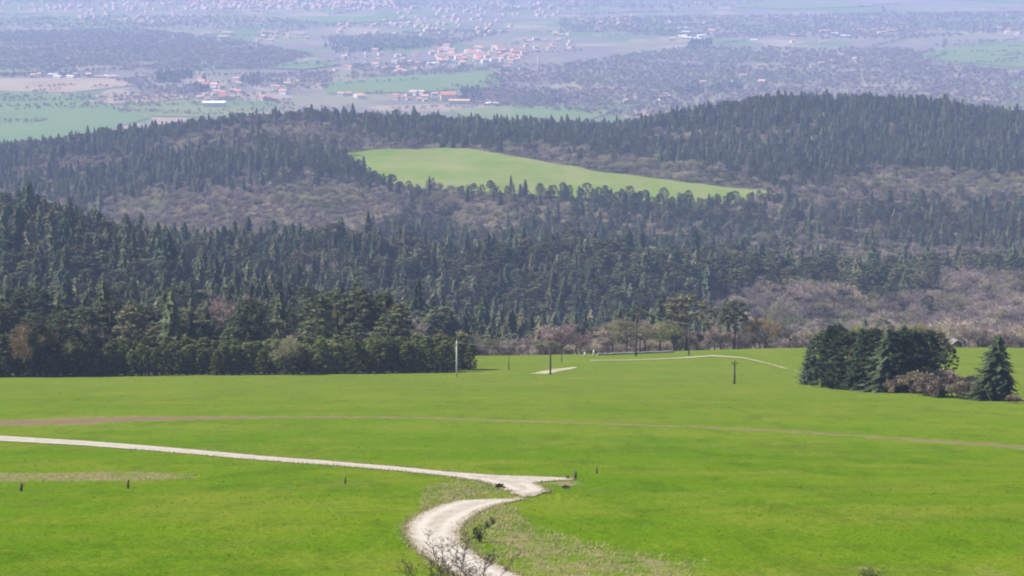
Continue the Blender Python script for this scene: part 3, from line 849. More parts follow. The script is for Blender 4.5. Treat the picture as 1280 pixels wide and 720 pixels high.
for u, vb, h in ((1128, 491, 3.2), (1142, 492, 3.6), (1155, 494, 4.0), (1168, 495, 4.2), (1180, 496, 4.0), (1192, 497, 3.6), (1204, 498, 3.8), (1216, 499, 3.6), (1228, 500, 3.4), (1150, 489, 3.8), (1186, 490, 3.8), (1210, 493, 3.6), (1236, 501, 2.4), (1268, 504, 2.0)):
    plant('bare_shrub', at(u + random.uniform(-4, 4), vb), h * random.uniform(.6, 1.2), 'brown leafless bush between the copse and the single fir', 'bush', 'brown bushes of the copse', None, 1.25)
plant('bare_shrub', at(1008, 480), 1.6, 'thin low bush at the foot of the slim feathery fir', 'bush', None, None, 1.3)

# ---- largest of the rest as single trees, what remains as woods
ZONES = ((-999, 'behind the tan tree of the belt'), (110, 'behind the rounded pine and tiered spruce'), (255, 'behind the reddish tree of the belt'), (345, 'behind the dark pine clump'),
         (525, 'behind the pale mast'), (605, 'beyond the wires and gravel yard'), (750, 'beyond the crossarm pole and stone wall'), (905, 'beyond the tan leafless tree'), (1000, 'on the slope beyond the copse'),
         (1195, 'on the slope beyond the single fir'))
LOOK = {'spruce': 'dark spruce', 'pine': 'round crowned pine', 'bare_tree': 'bare grey brown tree', 'budding_tree': 'pale budding tree'}
QUOTA = {'spruce': 290, 'pine': 275, 'bare_tree': 265, 'budding_tree': 120}
rest = {}
# how much of every tree stands clear of what grows in front of it
allk = [k for k in trees if len(trees[k])]
big = np.concatenate([np.concatenate([trees[k], np.full((len(trees[k]), 1), i), np.arange(len(trees[k]))[:, None]], 1) for i, k in enumerate(allk)])
bu, bv = project(big[:, 0], big[:, 1], big[:, 2]); tv = project(big[:, 0], big[:, 1], big[:, 2] + big[:, 3])[1]
skyline = np.full(700, 470.0)
for b in range(700):
    uc = (b - 80) * 2.4
    if uc < 590: skyline[b] = 425.0
    elif uc < 985: skyline[b] = 425.0
    else: skyline[b] = 415.0
shows = {k: np.zeros(len(trees[k])) for k in allk}
hwid = big[:, 3] * .14 * F / big[:, 1]
for q in np.argsort(big[:, 1]):
    a_ = int((bu[q] - hwid[q]) / 2.4) + 80; b_ = int((bu[q] + hwid[q]) / 2.4) + 81
    if a_ < 0 or b_ > 699: continue
    clear = skyline[a_:b_].mean() - tv[q]
    if -5 < bu[q] < 1285: shows[allk[int(big[q, 4])]][int(big[q, 5])] = min(max(clear, 0), bv[q] - tv[q]) * hwid[q]
    skyline[a_:b_] = np.minimum(skyline[a_:b_], tv[q] + .3 * (bv[q] - tv[q]))
for kind in allk:
    arr = trees[kind]
    order = np.argsort(-shows[kind])[:QUOTA[kind]]
    sel = np.zeros(len(arr), bool); sel[order] = True
    hm_ = np.quantile(arr[sel][:, 3], (.33, .67))
    for x, y, z, h in arr[sel]:
        zone = [w for u0, w in ZONES if lut_u(x, y) >= u0][-1]
        size = 'short ' if h < hm_[0] else ('tall ' if h > hm_[1] else 'middling ')
        far = 'in the near wood ' if y < 800 else ('in the valley wood ' if y < 1300 else 'on the far hill ')
        lab = size + LOOK[kind] + ' ' + far + zone
        plant(kind, (x, y, z), h, lab, 'tree', lab + ' group', None, random.uniform(1.2, 1.8))
    rest[kind] = arr[~sel]
def woods(name, arr, kind, label, cat):
    V = arr[:, :3].astype(np.float32)
    me = bpy.data.meshes.new(name); me.vertices.add(len(V)); me.vertices.foreach_set('co', V.ravel())
    nv = len(PROTO[kind]); h0 = PROTO[kind][0][2]
    def add(nm, typ, data):
        a = me.attributes.new(nm, typ, 'POINT')
        a.data.foreach_set('vector' if typ == 'FLOAT_VECTOR' else 'value', np.asarray(data).ravel())
    k = (arr[:, 3] / h0).astype(np.float32); w = wr.uniform(1.2, 1.8, len(V)).astype(np.float32)
    add('tree_size', 'FLOAT_VECTOR', np.stack([k * w, k * w, k], 1))
    add('tree_turn', 'FLOAT_VECTOR', np.stack([0 * k, 0 * k, wr.uniform(0, 6.28, len(V)).astype(np.float32)], 1))
    add('tree_form', 'INT', wr.integers(0, nv, len(V)).astype(np.int32))
    me.update()
    o = link(name, me)
    o['kind'] = 'stuff'; o['label'] = label; o['category'] = cat
    ng = bpy.data.node_groups.new(name, 'GeometryNodeTree')
    ng.interface.new_socket('Geometry', in_out='INPUT', socket_type='NodeSocketGeometry')
    ng.interface.new_socket('Geometry', in_out='OUTPUT', socket_type='NodeSocketGeometry')
    gi = ng.nodes.new('NodeGroupInput'); go = ng.nodes.new('NodeGroupOutput')
    inst = ng.nodes.new('GeometryNodeInstanceOnPoints')
    forms = ng.nodes.new('GeometryNodeGeometryToInstance')
    for i in reversed(range(nv)):
        j = ng.nodes.new('GeometryNodeJoinGeometry')
        for part in SRC[(kind, i)]:
            oi = ng.nodes.new('GeometryNodeObjectInfo'); oi.transform_space = 'ORIGINAL'
            oi.inputs['Object'].default_value = part
            ng.links.new(oi.outputs['Geometry'], j.inputs[0])
        ng.links.new(j.outputs[0], forms.inputs[0])
    def named(nm, typ):
        n = ng.nodes.new('GeometryNodeInputNamedAttribute'); n.data_type = typ; n.inputs['Name'].default_value = nm
        return [s for s in n.outputs if s.enabled and s.name == 'Attribute'][0]
    ng.links.new(gi.outputs[0], inst.inputs['Points'])
    ng.links.new(forms.outputs[0], inst.inputs['Instance'])
    inst.inputs['Pick Instance'].default_value = True
    ng.links.new(named('tree_form', 'INT'), inst.inputs['Instance Index'])
    ng.links.new(named('tree_turn', 'FLOAT_VECTOR'), inst.inputs['Rotation'])
    ng.links.new(named('tree_size', 'FLOAT_VECTOR'), inst.inputs['Scale'])
    ng.links.new(inst.outputs[0], go.inputs[0])
    mo = o.modifiers.new('woods', 'NODES'); mo.node_group = ng
    return o
for kind in rest:
    for i in range(len(PROTO[kind])):
        assert (kind, i) in SRC, (kind, i)
woods('spruce_forest', rest['spruce'], 'spruce', 'dense dark spruce forest covering the hills and the valley', 'forest')
woods('pine_forest', rest['pine'], 'pine', 'round crowned pines mixed through the hill forest', 'forest')
woods('bare_woodland', rest['bare_tree'], 'bare_tree', 'leafless mauve brown woodland on the hillsides', 'forest')
woods('budding_woodland', rest['budding_tree'], 'budding_tree', 'pale budding woodland patches beside the hill pasture', 'forest')

# ------------------------------------------------------------------ poles, mast, posts, wires
def utility_pole(u, D, top, label, group, arm=None, r=0.14, m='oldwood', name='utility_pole'):
    p = at_d(u, D); h = float(ZC + slope(top) * D - p.z)
    o = thing(name, label, 'pole', p, 0.1, group)
    mb = MB(); mb.tube([(0, 0, -.6), (0, 0, h * .5), (0, 0, h)], [r * 1.25, r, r * .75], 10); link('shaft', mb.mesh('shaft', M[m], True), o)
    cap = MB(); cap.tube([(0, 0, h), (0, 0, h + .08)], [r * .8, r * .3], 10); link('cap', cap.mesh('cap', M[m]), o)
    if arm:
        a = MB(); a.box(-arm / 2, arm / 2, -.06, .06, h - .55, h - .40); c = link('crossarm', a.mesh('crossarm', M[m]), o)
        i_ = MB(); i_.tube([(0, 0, 0), (0, 0, .10), (0, 0, .14), (0, 0, .26)], [.05, .07, .05, .03], 8); im = i_.mesh('insulator', M['ceramic'])
        for s in (-.45, 0, .45):
            link('insulator', im, c, (s * arm, 0, h - .40))
        br = MB()
        br.tube([(-arm * .35, -.07, h - .48), (0, -.10, h - 1.2)], [.025, .025], 5); br.tube([(arm * .35, -.07, h - .48), (0, -.10, h - 1.2)], [.025, .025], 5)
        link('brace', br.mesh('brace', M[m]), o)
    return o, Vector((p.x, p.y, p.z + h))
mast, t1 = utility_pole(571, 477, 426, 'pale concrete mast standing in front of the tree belt', None, .9, .15, 'concrete', 'concrete_mast')
p2, t2 = utility_pole(688, 486, 427, 'dark wooden pole beside the gravel yard', None, .9, .16)
p3, t3 = utility_pole(795, 568, 382, 'tallest wooden crossarm pole, rising over the broad bare trees', None, 2.4, .17)
p4, t4 = utility_pole(861, 566, 404, 'wooden pole at the bend of the farm track under the wide pine', None, .9, .14)
p5, t5 = utility_pole(636, 505, 444, 'thin short wooden pole between the pale mast and the gravel yard', None, None, .09)
p6, t6 = utility_pole(702, 540, 440, 'thin short wooden pole just behind the gravel yard', None, None, .10)
p7, t7 = utility_pole(918, 448, 451, 'short wooden post with a crossbar alone in the meadow', None, 1.3, .17)
p8, t8 = utility_pole(922, 590, 418, 'slim wooden pole on the meadow side of the tall pine by the track', None, None, .10)
def wire(a, b, sag, label, dz=-.35):
    mb = MB(); pts = []
    for k in range(17):
        t = k / 16; q = a.lerp(b, t); q.z += dz - sag * 4 * t * (1 - t); pts.append(q)
    mb.tube(pts, [.035] * 17, 4)
    tag(link('power_line', mb.mesh('power_line', M['wire'], True)), label, 'wire')
wire(t1, t2, .7, 'sagging cable from the pale mast to the dark pole by the yard')
wire(t2, at_d(772, 560) + Vector((0, 0, 3.2)), .5, 'cable running from the yard pole on towards the gate posts', -.3)
wire(t3, t4, .9, 'cable between the tallest crossarm pole and the pole under the wide pine', -.15)
def post(u, v, hpx, label, w=.14, group=None, m='oldwood', cat='post'):
    p = at(u, v); h = hpx * p.y / F
    o = thing('marker_post', label, cat, p, random.uniform(0, 1), group)
    mb = MB(); mb.tube([(0, 0, -.3), (.01, 0, h * .6), (.03, .01, h)], [w, w * .95, w * .85], 8); link('shaft', mb.mesh('shaft', M[m], True), o)
    tp = MB(); tp.tube([(.03, .01, h), (.03, .01, h + .05)], [w * .9, w * .35], 8); link('cap', tp.mesh('cap', M[m]), o)
    return o
post(26.5, 614, 10, 'small dark post below the strip of dry grass, the stouter of the two', .11)
post(160, 610.5, 11, 'small dark post at the end of the strip of dry grass', .09)
post(431.5, 604.5, 8, 'small dark post in the grass below the gravel lane', .07)
post(746, 592, 7, 'thin dark post in the grass beyond the side track', .08)
post(719, 599.5, 10, 'stout dark post at the end of the side track', .12)
post(731, 446, 5.5, 'pale low gate post at the back of the meadow', .22, 'pale gate posts', 'concrete')
post(742, 446, 8.5, 'pale tall gate post beside the low stone wall', .22, None, 'concrete')

# low dry-stone wall behind the track
pw = at_d(748, 578); pe = at_d(842, 582)
wall = thing('stone_wall', 'long low dry stone wall beside the gate posts behind the track', 'wall', pw)
wl = (pe - pw); L = wl.length; wd = wl.normalized(); x = 0.0
sr = random.Random(3)
for course in range(2):
    x = sr.uniform(-.3, 0)
    while x < L:
        w = sr.uniform(.5, 1.3); hgt = .30
        mb = MB(); mb.box(-w / 2 + .02, w / 2 - .02, -.25, .25, 0, hgt - .02, .03)
        q = wd * (x + w / 2)
        px_, py_ = pw.x + q.x, pw.y + q.y
        s_ = link('stone', mb.mesh('stone', M['stone']), wall)
        s_.location = (q.x, q.y + sr.uniform(-.05, .05), float(H(px_, py_)) - pw.z + course * hgt - sr.uniform(0, .14))
        s_.rotation_euler = (0, 0, math.atan2(wd.y, wd.x) + sr.uniform(-.05, .05))
        x += w

# hut behind the copse
hp = at_d(1194, 600)
hut = thing('hut', 'small grey hut with a pale gabled roof behind the copse', 'hut', hp, R(12), None, (.8, .8, .8))
mb = MB(); mb.add([(-1.5, -1.6, -.3), (1.5, -1.6, -.3), (1.5, 1.6, -.3), (-1.5, 1.6, -.3), (-1.5, -1.6, 1.5), (1.5, -1.6, 1.5), (1.5, 1.6, 1.5), (-1.5, 1.6, 1.5), (0, -1.6, 2.5), (0, 1.6, 2.5)],
                  [(0, 1, 5, 8, 4), (1, 2, 6, 5), (2, 3, 7, 9, 6), (3, 0, 4, 7)])
link('wall', mb.mesh('wall', M['oldwood']), hut)
mb = MB()
for s in (-1, 1):
    a = [(0, -1.85, 2.52), (s * 1.75, -1.85, 1.36), (s * 1.75, 1.85, 1.36), (0, 1.85, 2.52)]
    b = [(x, y, z + .08) for x, y, z in a]
    mb.add(a + b, [(0, 1, 2, 3), (7, 6, 5, 4), (0, 4, 5, 1), (1, 5, 6, 2), (2, 6, 7, 3), (3, 7, 4, 0)])
link('roof', mb.mesh('roof', M['roof_grey']), hut)
mb = MB(); mb.box(-.4, .4, -1.66, -1.603, -.2, 1.35); link('door', mb.mesh('door', M['bark']), hut)

# ------------------------------------------------------------------ shrubs near the lane
plant('bare_shrub', at(625, 611), .45, 'small dark bare shrub on the bank where the lanes meet', 'shrub', None, 0, 1.0)
plant('bare_shrub', at(706, 611), .3, 'tiny dark shrub below the end of the side track', 'shrub', None, 1, 1.6)
def leafy_shrub(u, v, h, label, seed):
    tr, cr = gen_pine(seed, 1.0, .42, .08, 16, 40)
    r = random.Random(seed)
    cr = MB(); tr = MB()
    for k in range(6):
        e = Vector((r.gauss(0, .25), r.gauss(0, .25), r.uniform(.6, .95))); tr.tube([(0, 0, -.05), e * .5, e], [.02, .015, .006], 5)
        for j in range(70):
            o = e * r.uniform(.25, 1.05) + Vector((r.gauss(0, .12), r.gauss(0, .12), r.gauss(0, .08)))
            d1 = Vector((r.gauss(0, 1), r.gauss(0, 1), r.gauss(0, 1))).normalized() * .07; d2 = Vector((r.gauss(0, 1), r.gauss(0, 1), r.gauss(0, 1))).normalized() * .05
            cr.tri(o - d1, o + d1, o + d2)
    p = at(u, v); o = thing('shrub', label, 'shrub', p, 0, None, (h, h, h))
    link('stem', tr.mesh('stem', M['bark']), o); link('foliage', cr.mesh('foliage', M['spruce']), o)
leafy_shrub(600, 678, .95, 'dark evergreen shrub on the dry bank inside the lane bend', 1)
leafy_shrub(609, 661, .45, 'small dark evergreen shrub further along the dry bank', 2)
leafy_shrub(616, 656, .55, 'dark low evergreen shrub near the top of the dry bank', 3)
leafy_shrub(710, 599, .32, 'dark low shrub where the side track ends beside the stout post', 4)
# bare bush below the frame whose twig tips cross the lane, and a seedling at the lower edge
def twig_bush(p, h, label, seed, stems=9, spread=.42, twigs=13):
    r = random.Random(seed); tr = MB(); cr = MB()
    for k in range(stems):
        d = Vector((r.gauss(0, spread), r.gauss(0, spread), 1)).normalized()
        L = h * r.uniform(.7, 1.0) / max(.6, d.z); pts = [Vector((r.gauss(0, .15), r.gauss(0, .15), -.1))]
        for j in range(5):
            pts.append(pts[-1] + (d + Vector((r.gauss(0, .1), r.gauss(0, .1), r.gauss(0, .05)))) * L / 5)
        tr.tube(pts, [.020, .016, .013, .010, .007, .004], 5)
        for j in range(twigs):
            s = r.uniform(.3, .98) * 5; i = min(4, int(s)); a = pts[i].lerp(pts[i + 1], s - i)
            e = a + Vector((r.gauss(0, .28), r.gauss(0, .28), r.uniform(.1, .5)))
            cr.tube([a, a.lerp(e, .5) + Vector((0, 0, .03)), e], [.008, .006, .003], 4, False)
            for q in range(4):
                b = a.lerp(e, r.uniform(.2, 1)); f = b + Vector((r.gauss(0, .09), r.gauss(0, .09), r.uniform(.03, .16)))
                cr.tube([b, f], [.005, .011], 4, True)          # swollen buds
    o = thing('twig_bush', label, 'bush', p)
    link('stem', tr.mesh('stem', M['bark']), o); link('twig', cr.mesh('twig', M['bark']), o)
for u, D, top, seed, st, label in ((566, 92, 664, 5, 8, 'leafless budding bush with twig tips reaching over the gravel lane'),
                                   (540, 90, 686, 6, 5, 'sparse leafless bush beside the larger one at the lane edge'),
                                   (600, 94, 690, 8, 6, 'low leafless bush with twig tips on the inner side of the lane')):
    p = at_d(u, D); twig_bush(p, float(ZC + slope(top) * D - p.z), label, seed, st)
p = at_d(1090, 96); leafy = p
twig_bush(p, float(ZC + slope(709) * 96 - p.z), 'tip of a dark leafless sapling at the near rim of the meadow', 12, 5, .2, 10)

# ------------------------------------------------------------------ grass
def tufts(name, n, D0, D1, m, sel, hmin, hmax, label, blades=4):
    a = wr.uniform(-.235, .235, n * 3); D = np.sqrt(wr.uniform(D0 ** 2, D1 ** 2, n * 3) * .5 + (wr.uniform(D0, D1, n * 3) ** 2) * .5)
    x = a * D; ok = sel(x, D); x, D = x[ok][:n], D[ok][:n]
    z = H(x, D); n = len(x)
    c = np.stack([x, D, z], 1)[:, None, :]
    th = wr.uniform(0, 6.28, (n, blades)); l = wr.uniform(.0, .16, (n, blades)); h = wr.uniform(hmin, hmax, (n, 1)) * wr.uniform(.6, 1.1, (n, blades))
    w = wr.uniform(.015, .05, (n, blades)); off = wr.normal(0, .10, (n, blades, 2))
    base = np.concatenate([c[..., :2] + off, np.repeat(c[..., 2:] - .02, blades, 1)], -1)
    sx = np.stack([np.cos(th) * w, np.sin(th) * w, 0 * w], -1)
    tip = base + np.stack([np.sin(th) * l + .05, -np.cos(th) * l, h], -1)
    V = np.stack([base - sx, base + sx, tip], 2).reshape(-1, 3)
    o = link(name, np_mesh(name, V, np.arange(len(V)).reshape(-1, 3), m))
    o['kind'] = 'stuff'; o['label'] = label; o['category'] = 'grass'
road_polys = [np.array(up), np.array(low)]
def verge():
    P = np.array(densify(up, .25) + densify(low, .25)); P = P[(P[:, 1] > 90) & (P[:, 1] < 240)]
    P = np.repeat(P, 5, 0) + wr.normal(0, .22, (len(P) * 5, 2)); n = len(P); z = H(P[:, 0], P[:, 1])
    th = wr.uniform(0, 6.28, n); w = wr.uniform(.02, .06, n); h = wr.uniform(.05, .20, n)
    b = np.stack([P[:, 0], P[:, 1], z - .01], 1); sx = np.stack([np.cos(th) * w, np.sin(th) * w, 0 * w], 1)
    V = np.stack([b - sx, b + sx, b + np.stack([wr.normal(0, .06, n), wr.normal(0, .06, n), h + .05], 1)], 1).reshape(-1, 3)
    o = link('verge_grass', np_mesh('verge_grass', V, np.arange(len(V)).reshape(-1, 3), M['dry_grass']))
    o['kind'] = 'stuff'; o['label'] = 'ragged dry grass along both edges of the gravel lane'; o['category'] = 'grass'
verge()
def off_road(x, y):
    q = np.stack([x, y], 1); k = np.ones(len(x), bool)
    for P in road_polys: k &= ~inside(P, q)
    return k
tufts('grass', 11000, 88, 300, M['grass'], lambda x, y: off_road(x, y) & (wr.uniform(0, 1, len(x)) < 1 - sstep(105, 290, y)) & (wob(x, y, 7, 3) + wr.normal(0, .6, len(x)) > -.35), .04, .12, 'short green meadow grass covering the near slope')
BANK = [np.array(pix((562, 642), (600, 634), (640, 632), (660, 655), (720, 672), (800, 690), (880, 700), (900, 730), (660, 730), (610, 705), (575, 680))),
        np.array(pix((530, 606), (575, 599), (605, 604), (640, 621), (600, 624), (560, 627), (525, 636))),
        np.array(pix((-60, 590), (60, 590), (180, 587), (250, 593), (240, 600), (120, 602), (-60, 603)))]
def on_bank(x, y):
    q = np.stack([x, y], 1); k = np.zeros(len(x), bool)
    for P in BANK: k |= inside(P, q)
    return k & off_road(x, y)
tufts('weeds', 1300, 230, 590, M['grass'], lambda x, y: off_road(x, y) & (y < d_edge(lut_u(x, y)) - 4) & (wob(x, y, 19, 6) + wr.normal(0, .4, len(x)) > .1), .10, .28, 'scattered weed tufts over the back of the meadow', 5)
tufts('dry_grass', 12000, 95, 200, M['dry_grass'], on_bank, .06, .22, 'dry yellow grass on the banks beside the gravel lane', 4)

# ------------------------------------------------------------------ far plain: woods, villages, chimney
def far_woods(name, areas, kind, label):
    P = []
    for poly, n, h in areas:
        W = np.array([tuple(at(u, v, 2900)[:2]) for u, v in poly])
        lo, hi = W.min(0), W.max(0); n = int(n * 1.6)
        q = wr.uniform(lo, hi, (n * 4, 2)); q = q[inside(W, q)][:n]
        g = wob(q[:, 0], q[:, 1], 110, 4) + .7 * wob(q[:, 0], q[:, 1], 37, 2); q = q[g > -.75]
        P.append(np.concatenate([q, H(q[:, 0], q[:, 1])[:, None], h * .78 * wr.uniform(.6, 1.15, (len(q), 1))], 1))
    if kind == 'bare_tree':       # hedgerows and field trees
        for _ in range(150):
            c0 = at(wr.uniform(-100, 1380), wr.uniform(6, 142), 2900); a = wr.choice([wr.normal(.1, .2), wr.normal(1.2, .3)]); L = wr.uniform(120, 520)
            t_ = np.arange(0, L, 8.0); q = np.stack([c0.x + np.cos(a) * t_ + wr.normal(0, 2.5, len(t_)), c0.y + np.sin(a) * t_ + wr.normal(0, 2.5, len(t_))], 1)
            q = q[(wr.uniform(0, 1, len(q)) < .8) & (q[:, 1] > 3450)]
            P.append(np.concatenate([q, H(q[:, 0], q[:, 1])[:, None], wr.uniform(4, 10, (len(q), 1))], 1))
    woods(name, np.concatenate(P), kind, label, 'woods')
far_woods('plain_woodland', [
    ([(-120, 42), (180, 38), (300, 52), (390, 70), (330, 88), (200, 88), (60, 92), (-120, 84)], 5200, 13),
    ([(150, 100), (250, 96), (245, 120), (180, 118)], 160, 12), ([(300, 96), (420, 90), (410, 112), (320, 112)], 220, 11),
    ([(610, 95), (700, 82), (860, 60), (1140, 62), (1160, 80), (1280, 92), (1400, 100), (1400, 160), (1200, 150), (1000, 135), (800, 150), (640, 136), (600, 120)], 5200, 13),
    ([(700, 40), (900, 48), (1140, 50), (1400, 30), (1400, 14), (1000, 20), (700, 24)], 2600, 14),
    ([(400, 48), (560, 38), (640, 40), (560, 58), (440, 66)], 700, 12), ([(440, 82), (560, 78), (640, 84), (560, 94), (440, 100)], 380, 10),
    ([(-120, 6), (300, 8), (600, 14), (900, 12), (1000, -4), (-120, -6)], 1800, 14), ([(-100, 24), (300, 20), (500, 34), (300, 36), (-100, 38)], 700, 13),
    ([(-60, 152), (60, 149), (60, 153), (-60, 158)], 60, 7), ([(140, 137), (300, 143), (300, 146), (150, 141)], 60, 6),
    ([(560, 120), (640, 112), (700, 128), (600, 134)], 260, 11), ([(0, 92), (140, 92), (140, 97), (0, 98)], 120, 9)], 'bare_tree', 'mauve grey leafless woods spread over the far plain')
far_woods('plain_conifers', [([(195, 92), (240, 90), (240, 104), (195, 104)], 110, 16), ([(240, 100), (262, 94), (262, 116), (240, 116)], 50, 14), ([(300, 96), (325, 94), (325, 108), (300, 108)], 50, 15),
    ([(575, 112), (600, 110), (605, 126), (580, 126)], 60, 14), ([(400, 55), (540, 47), (540, 60), (420, 68)], 200, 14), ([(860, 52), (890, 50), (890, 60), (860, 62)], 70, 14),
    ([(840, 114), (920, 106), (930, 112), (850, 120)], 110, 13), ([(650, 118), (700, 112), (710, 130), (660, 132)], 70, 12), ([(-60, 92), (100, 93), (100, 95), (-60, 96)], 50, 10)], 'spruce', 'dark conifer clumps between the villages on the far plain')

def house_meshes(w, d, h, rh):
    a = MB(); a.add([(-w / 2, -d / 2, -.5), (w / 2, -d / 2, -.5), (w / 2, d / 2, -.5), (-w / 2, d / 2, -.5), (-w / 2, -d / 2, h), (w / 2, -d / 2, h), (w / 2, d / 2, h), (-w / 2, d / 2, h), (-w / 2, 0, h + rh), (w / 2, 0, h + rh)],
                   [(0, 1, 5, 4), (2, 3, 7, 6), (1, 2, 6, 9, 5), (3, 0, 4, 8, 7)])
    b = MB(); e = .6
    for s in (-1, 1):
        p = [(-w / 2 - e, 0, h + rh + .1), (w / 2 + e, 0, h + rh + .1), (w / 2 + e, s * (d / 2 + e), h - rh * e / (d / 2) + .1), (-w / 2 - e, s * (d / 2 + e), h - rh * e / (d / 2) + .1)]
        q = [(x, y, z + .3) for x, y, z in p]
        b.add(p + q, [(0, 1, 2, 3), (7, 6, 5, 4), (0, 4, 5, 1), (1, 5, 6, 2), (2, 6, 7, 3), (3, 7, 4, 0)])
    return a, b
HK = []
for wm, rm, w, d, h, rh in (('wall_white', 'roof_red', 12, 9, 5.5, 2.6), ('wall_cream', 'roof_red', 14, 10, 6, 2.8), ('wall_cream', 'roof_pink', 11, 9, 5, 2.4), ('wall_white', 'roof_pink', 15, 10, 7, 2.6),
                            ('wall_white', 'roof_grey', 12, 9, 5.5, 2.8), ('wall_white', 'roof_pale', 26, 12, 5.5, 1.6), ('wall_cream', 'roof_pink', 30, 11, 5, 2.2), ('wall_white', 'roof_red', 16, 12, 11, 2.6)):
    a, b = house_meshes(w, d, h, rh); HK.append((a.mesh('wall', M[wm]), b.mesh('roof', M[rm])))
HN = {0: 'white house with a red tiled roof', 1: 'cream house with a red tiled roof', 2: 'cream house with a faded tiled roof', 3: 'white house with a faded tiled roof', 4: 'white house with a grey roof',
      5: 'long white shed with a pale roof', 6: 'long cream building with a faded tiled roof', 7: 'tall white block with a red roof'}
hr = random.Random(5)
def house(u, v, k, where, sc=1.0, rz=None):
    p = at(u, v, 2900)
    o = thing('house' if k not in (5, 6) else 'long_building', HN[k] + ' ' + where, 'house' if k not in (5, 6) else 'building', p, hr.uniform(-.6, .6) if rz is None else rz, HN[k] + 's ' + where, (sc, sc, sc))
    link('wall', HK[k][0], o); link('roof', HK[k][1], o)
def cluster(where, u0, v0, u1, v1, n, kinds, sc=1.0):
    for _ in range(n):
        house(hr.uniform(u0, u1), hr.uniform(v0, v1), hr.choice(kinds), where, sc * hr.uniform(.7, 1.05))
house(268, 134, 5, 'at the foot of the hamlet', 1.5, .02)
cluster('in the hamlet by the pale pasture', 250, 101, 300, 131, 20, (0, 2, 3, 3, 4, 1))
cluster('in the row beside the hamlet', 325, 98, 372, 126, 11, (2, 3, 3, 4, 0))
cluster('at the edge of the long green field', 426, 116, 462, 124, 6, (2, 3, 0))
cluster('in the hamlet by the long green field', 486, 116, 552, 131, 14, (3, 3, 4, 2, 0))
house(560, 126, 1, 'by the long green field, largest of all', 1.9, .1)
house(574, 130, 6, 'below the largest roof', 1.2, 0)
house(615, 132, 5, 'alone by the leafless woods of the plain', .8, 0)
cluster('packed in the middle of the far town', 545, 61, 656, 79, 70, (0, 2, 1, 2, 3, 3, 7), 1.15)
cluster('on the town edge facing the green field', 535, 80, 655, 90, 14, (3, 4, 5, 4, 3))
cluster('scattered beside the far town', 420, 58, 545, 92, 34, (2, 2, 3, 0, 4))
cluster('on the upper side of the far town', 640, 42, 715, 66, 22, (3, 0, 3, 2, 1))
cluster('in the line along the ploughed field', 40, 94, 150, 98, 12, (6, 2, 2, 3, 5))
cluster('in the strip above the big mauve wood', 250, 38, 385, 54, 22, (6, 2, 3, 2, 3))
cluster('spread among the woods beyond the conifer hill', 850, 88, 1010, 106, 10, (3, 4, 2))
cluster('below the far meadow of the plain', 780, 116, 840, 130, 9, (2, 3, 4))
cluster('in the estate behind the mauve woods', 840, 36, 905, 52, 14, (5, 6, 3, 3, 5))
cluster('in the pale row beyond the woods', 1070, 37, 1122, 42, 7, (6, 6, 3))
cluster('in the loose hamlet behind the conifer hill', 1015, 74, 1070, 86, 8, (3, 4, 3, 2))
cluster('by the edge of the big far field', 1235, 36, 1280, 44, 6, (3, 4, 3))
cluster('dotted over the far woods', 930, 40, 1060, 56, 9, (6, 3, 2, 5))
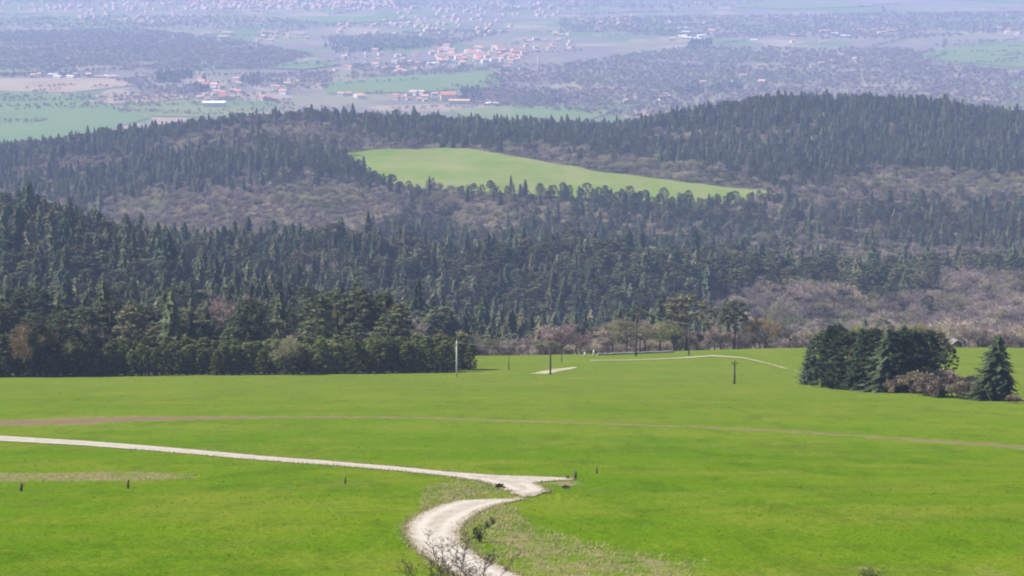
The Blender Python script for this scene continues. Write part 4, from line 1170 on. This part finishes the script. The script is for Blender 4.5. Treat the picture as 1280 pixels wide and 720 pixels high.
# beyond that nobody could count the roofs
a, b = house_meshes(13, 10, 5.5, 2.6)
def far_town(name, m1, m2):
    for part, mb, mm in ((name + '_walls', a, m1), (name + '_roofs', b, m2)):
        V0 = np.array(mb.v); F0 = []
        for f in mb.f:
            for k in range(1, len(f) - 1): F0.append((f[0], f[k], f[k + 1]))
        F0 = np.array(F0); Vs = []
        r2 = np.random.default_rng(9)
        for u0, v0, u1, v1, n in ((230, -4, 500, 12, 420), (-60, 2, 220, 14, 80), (480, 4, 700, 26, 60), (420, 24, 640, 46, 50), (100, 14, 240, 30, 24), (700, 20, 900, 34, 18), (0, -8, 900, -2, 60)):
            for _ in range(n):
                p = at(r2.uniform(u0, u1), r2.uniform(v0, v1), 5000); t = r2.uniform(-.6, .6); s = r2.uniform(.7, 1.15); c_, s_ = math.cos(t) * s, math.sin(t) * s
                Vs.append(np.stack([V0[:, 0] * c_ - V0[:, 1] * s_ + p.x, V0[:, 0] * s_ + V0[:, 1] * c_ + p.y, V0[:, 2] * s + p.z], 1))
        n = len(Vs); T = (F0[None] + (np.arange(n) * len(V0))[:, None, None]).reshape(-1, 3)
        yield part, np_mesh(part, np.concatenate(Vs), T, mm)
town = None
for part, me in far_town('distant_town', M['wall_cream'], M['roof_pink']):
    if town is None:
        town = link('distant_town', me); town['kind'] = 'stuff'; town['label'] = 'pale roofs of the most distant town along the plain'; town['category'] = 'town'
    else:
        o = link('roofs', me, town); o['kind'] = 'stuff'
# works chimney
p = at(673, 95, 2900)
ch = thing('works_chimney', 'tall pale pink works chimney rising beside the far town', 'chimney', p)
mb = MB(); mb.tube([(0, 0, -1), (0, 0, 20), (0, 0, 42)], [2.6, 2.1, 1.6], 14); link('shaft', mb.mesh('shaft', M['roof_pink'], True), ch)
mb = MB(); mb.tube([(0, 0, 40.5), (0, 0, 42.4)], [1.95, 1.95], 14); link('rim', mb.mesh('rim', M['wall_white']), ch)
mb = MB(); mb.box(-9, 9, -4.5, -2.8, -.5, 5); mb.box(-9, 9, 2.8, 7, -.5, 6.5, .0); link('boiler_house', mb.mesh('boiler_house', M['wall_white']), ch)

# ------------------------------------------------------------------ haze
hm, ht, ho = mat('haze')
pv_ = N(ht, 'ShaderNodeVolumePrincipled')
pv_.inputs['Color'].default_value = (*HAZE_COLOR, 1)
pv_.inputs['Density'].default_value = HAZE_DENSITY
pv_.inputs['Anisotropy'].default_value = 0.0
ht.links.new(pv_.outputs[0], ho.inputs['Volume'])
mb = MB(); mb.box(-9600, 9600, -60, 26400, ZC + PLAIN - 1.0, ZC + 6.0)
hz = link('haze', mb.mesh('haze', hm)); hz['kind'] = 'stuff'; hz['label'] = 'pale blue haze over the valley and plain'; hz['category'] = 'haze'
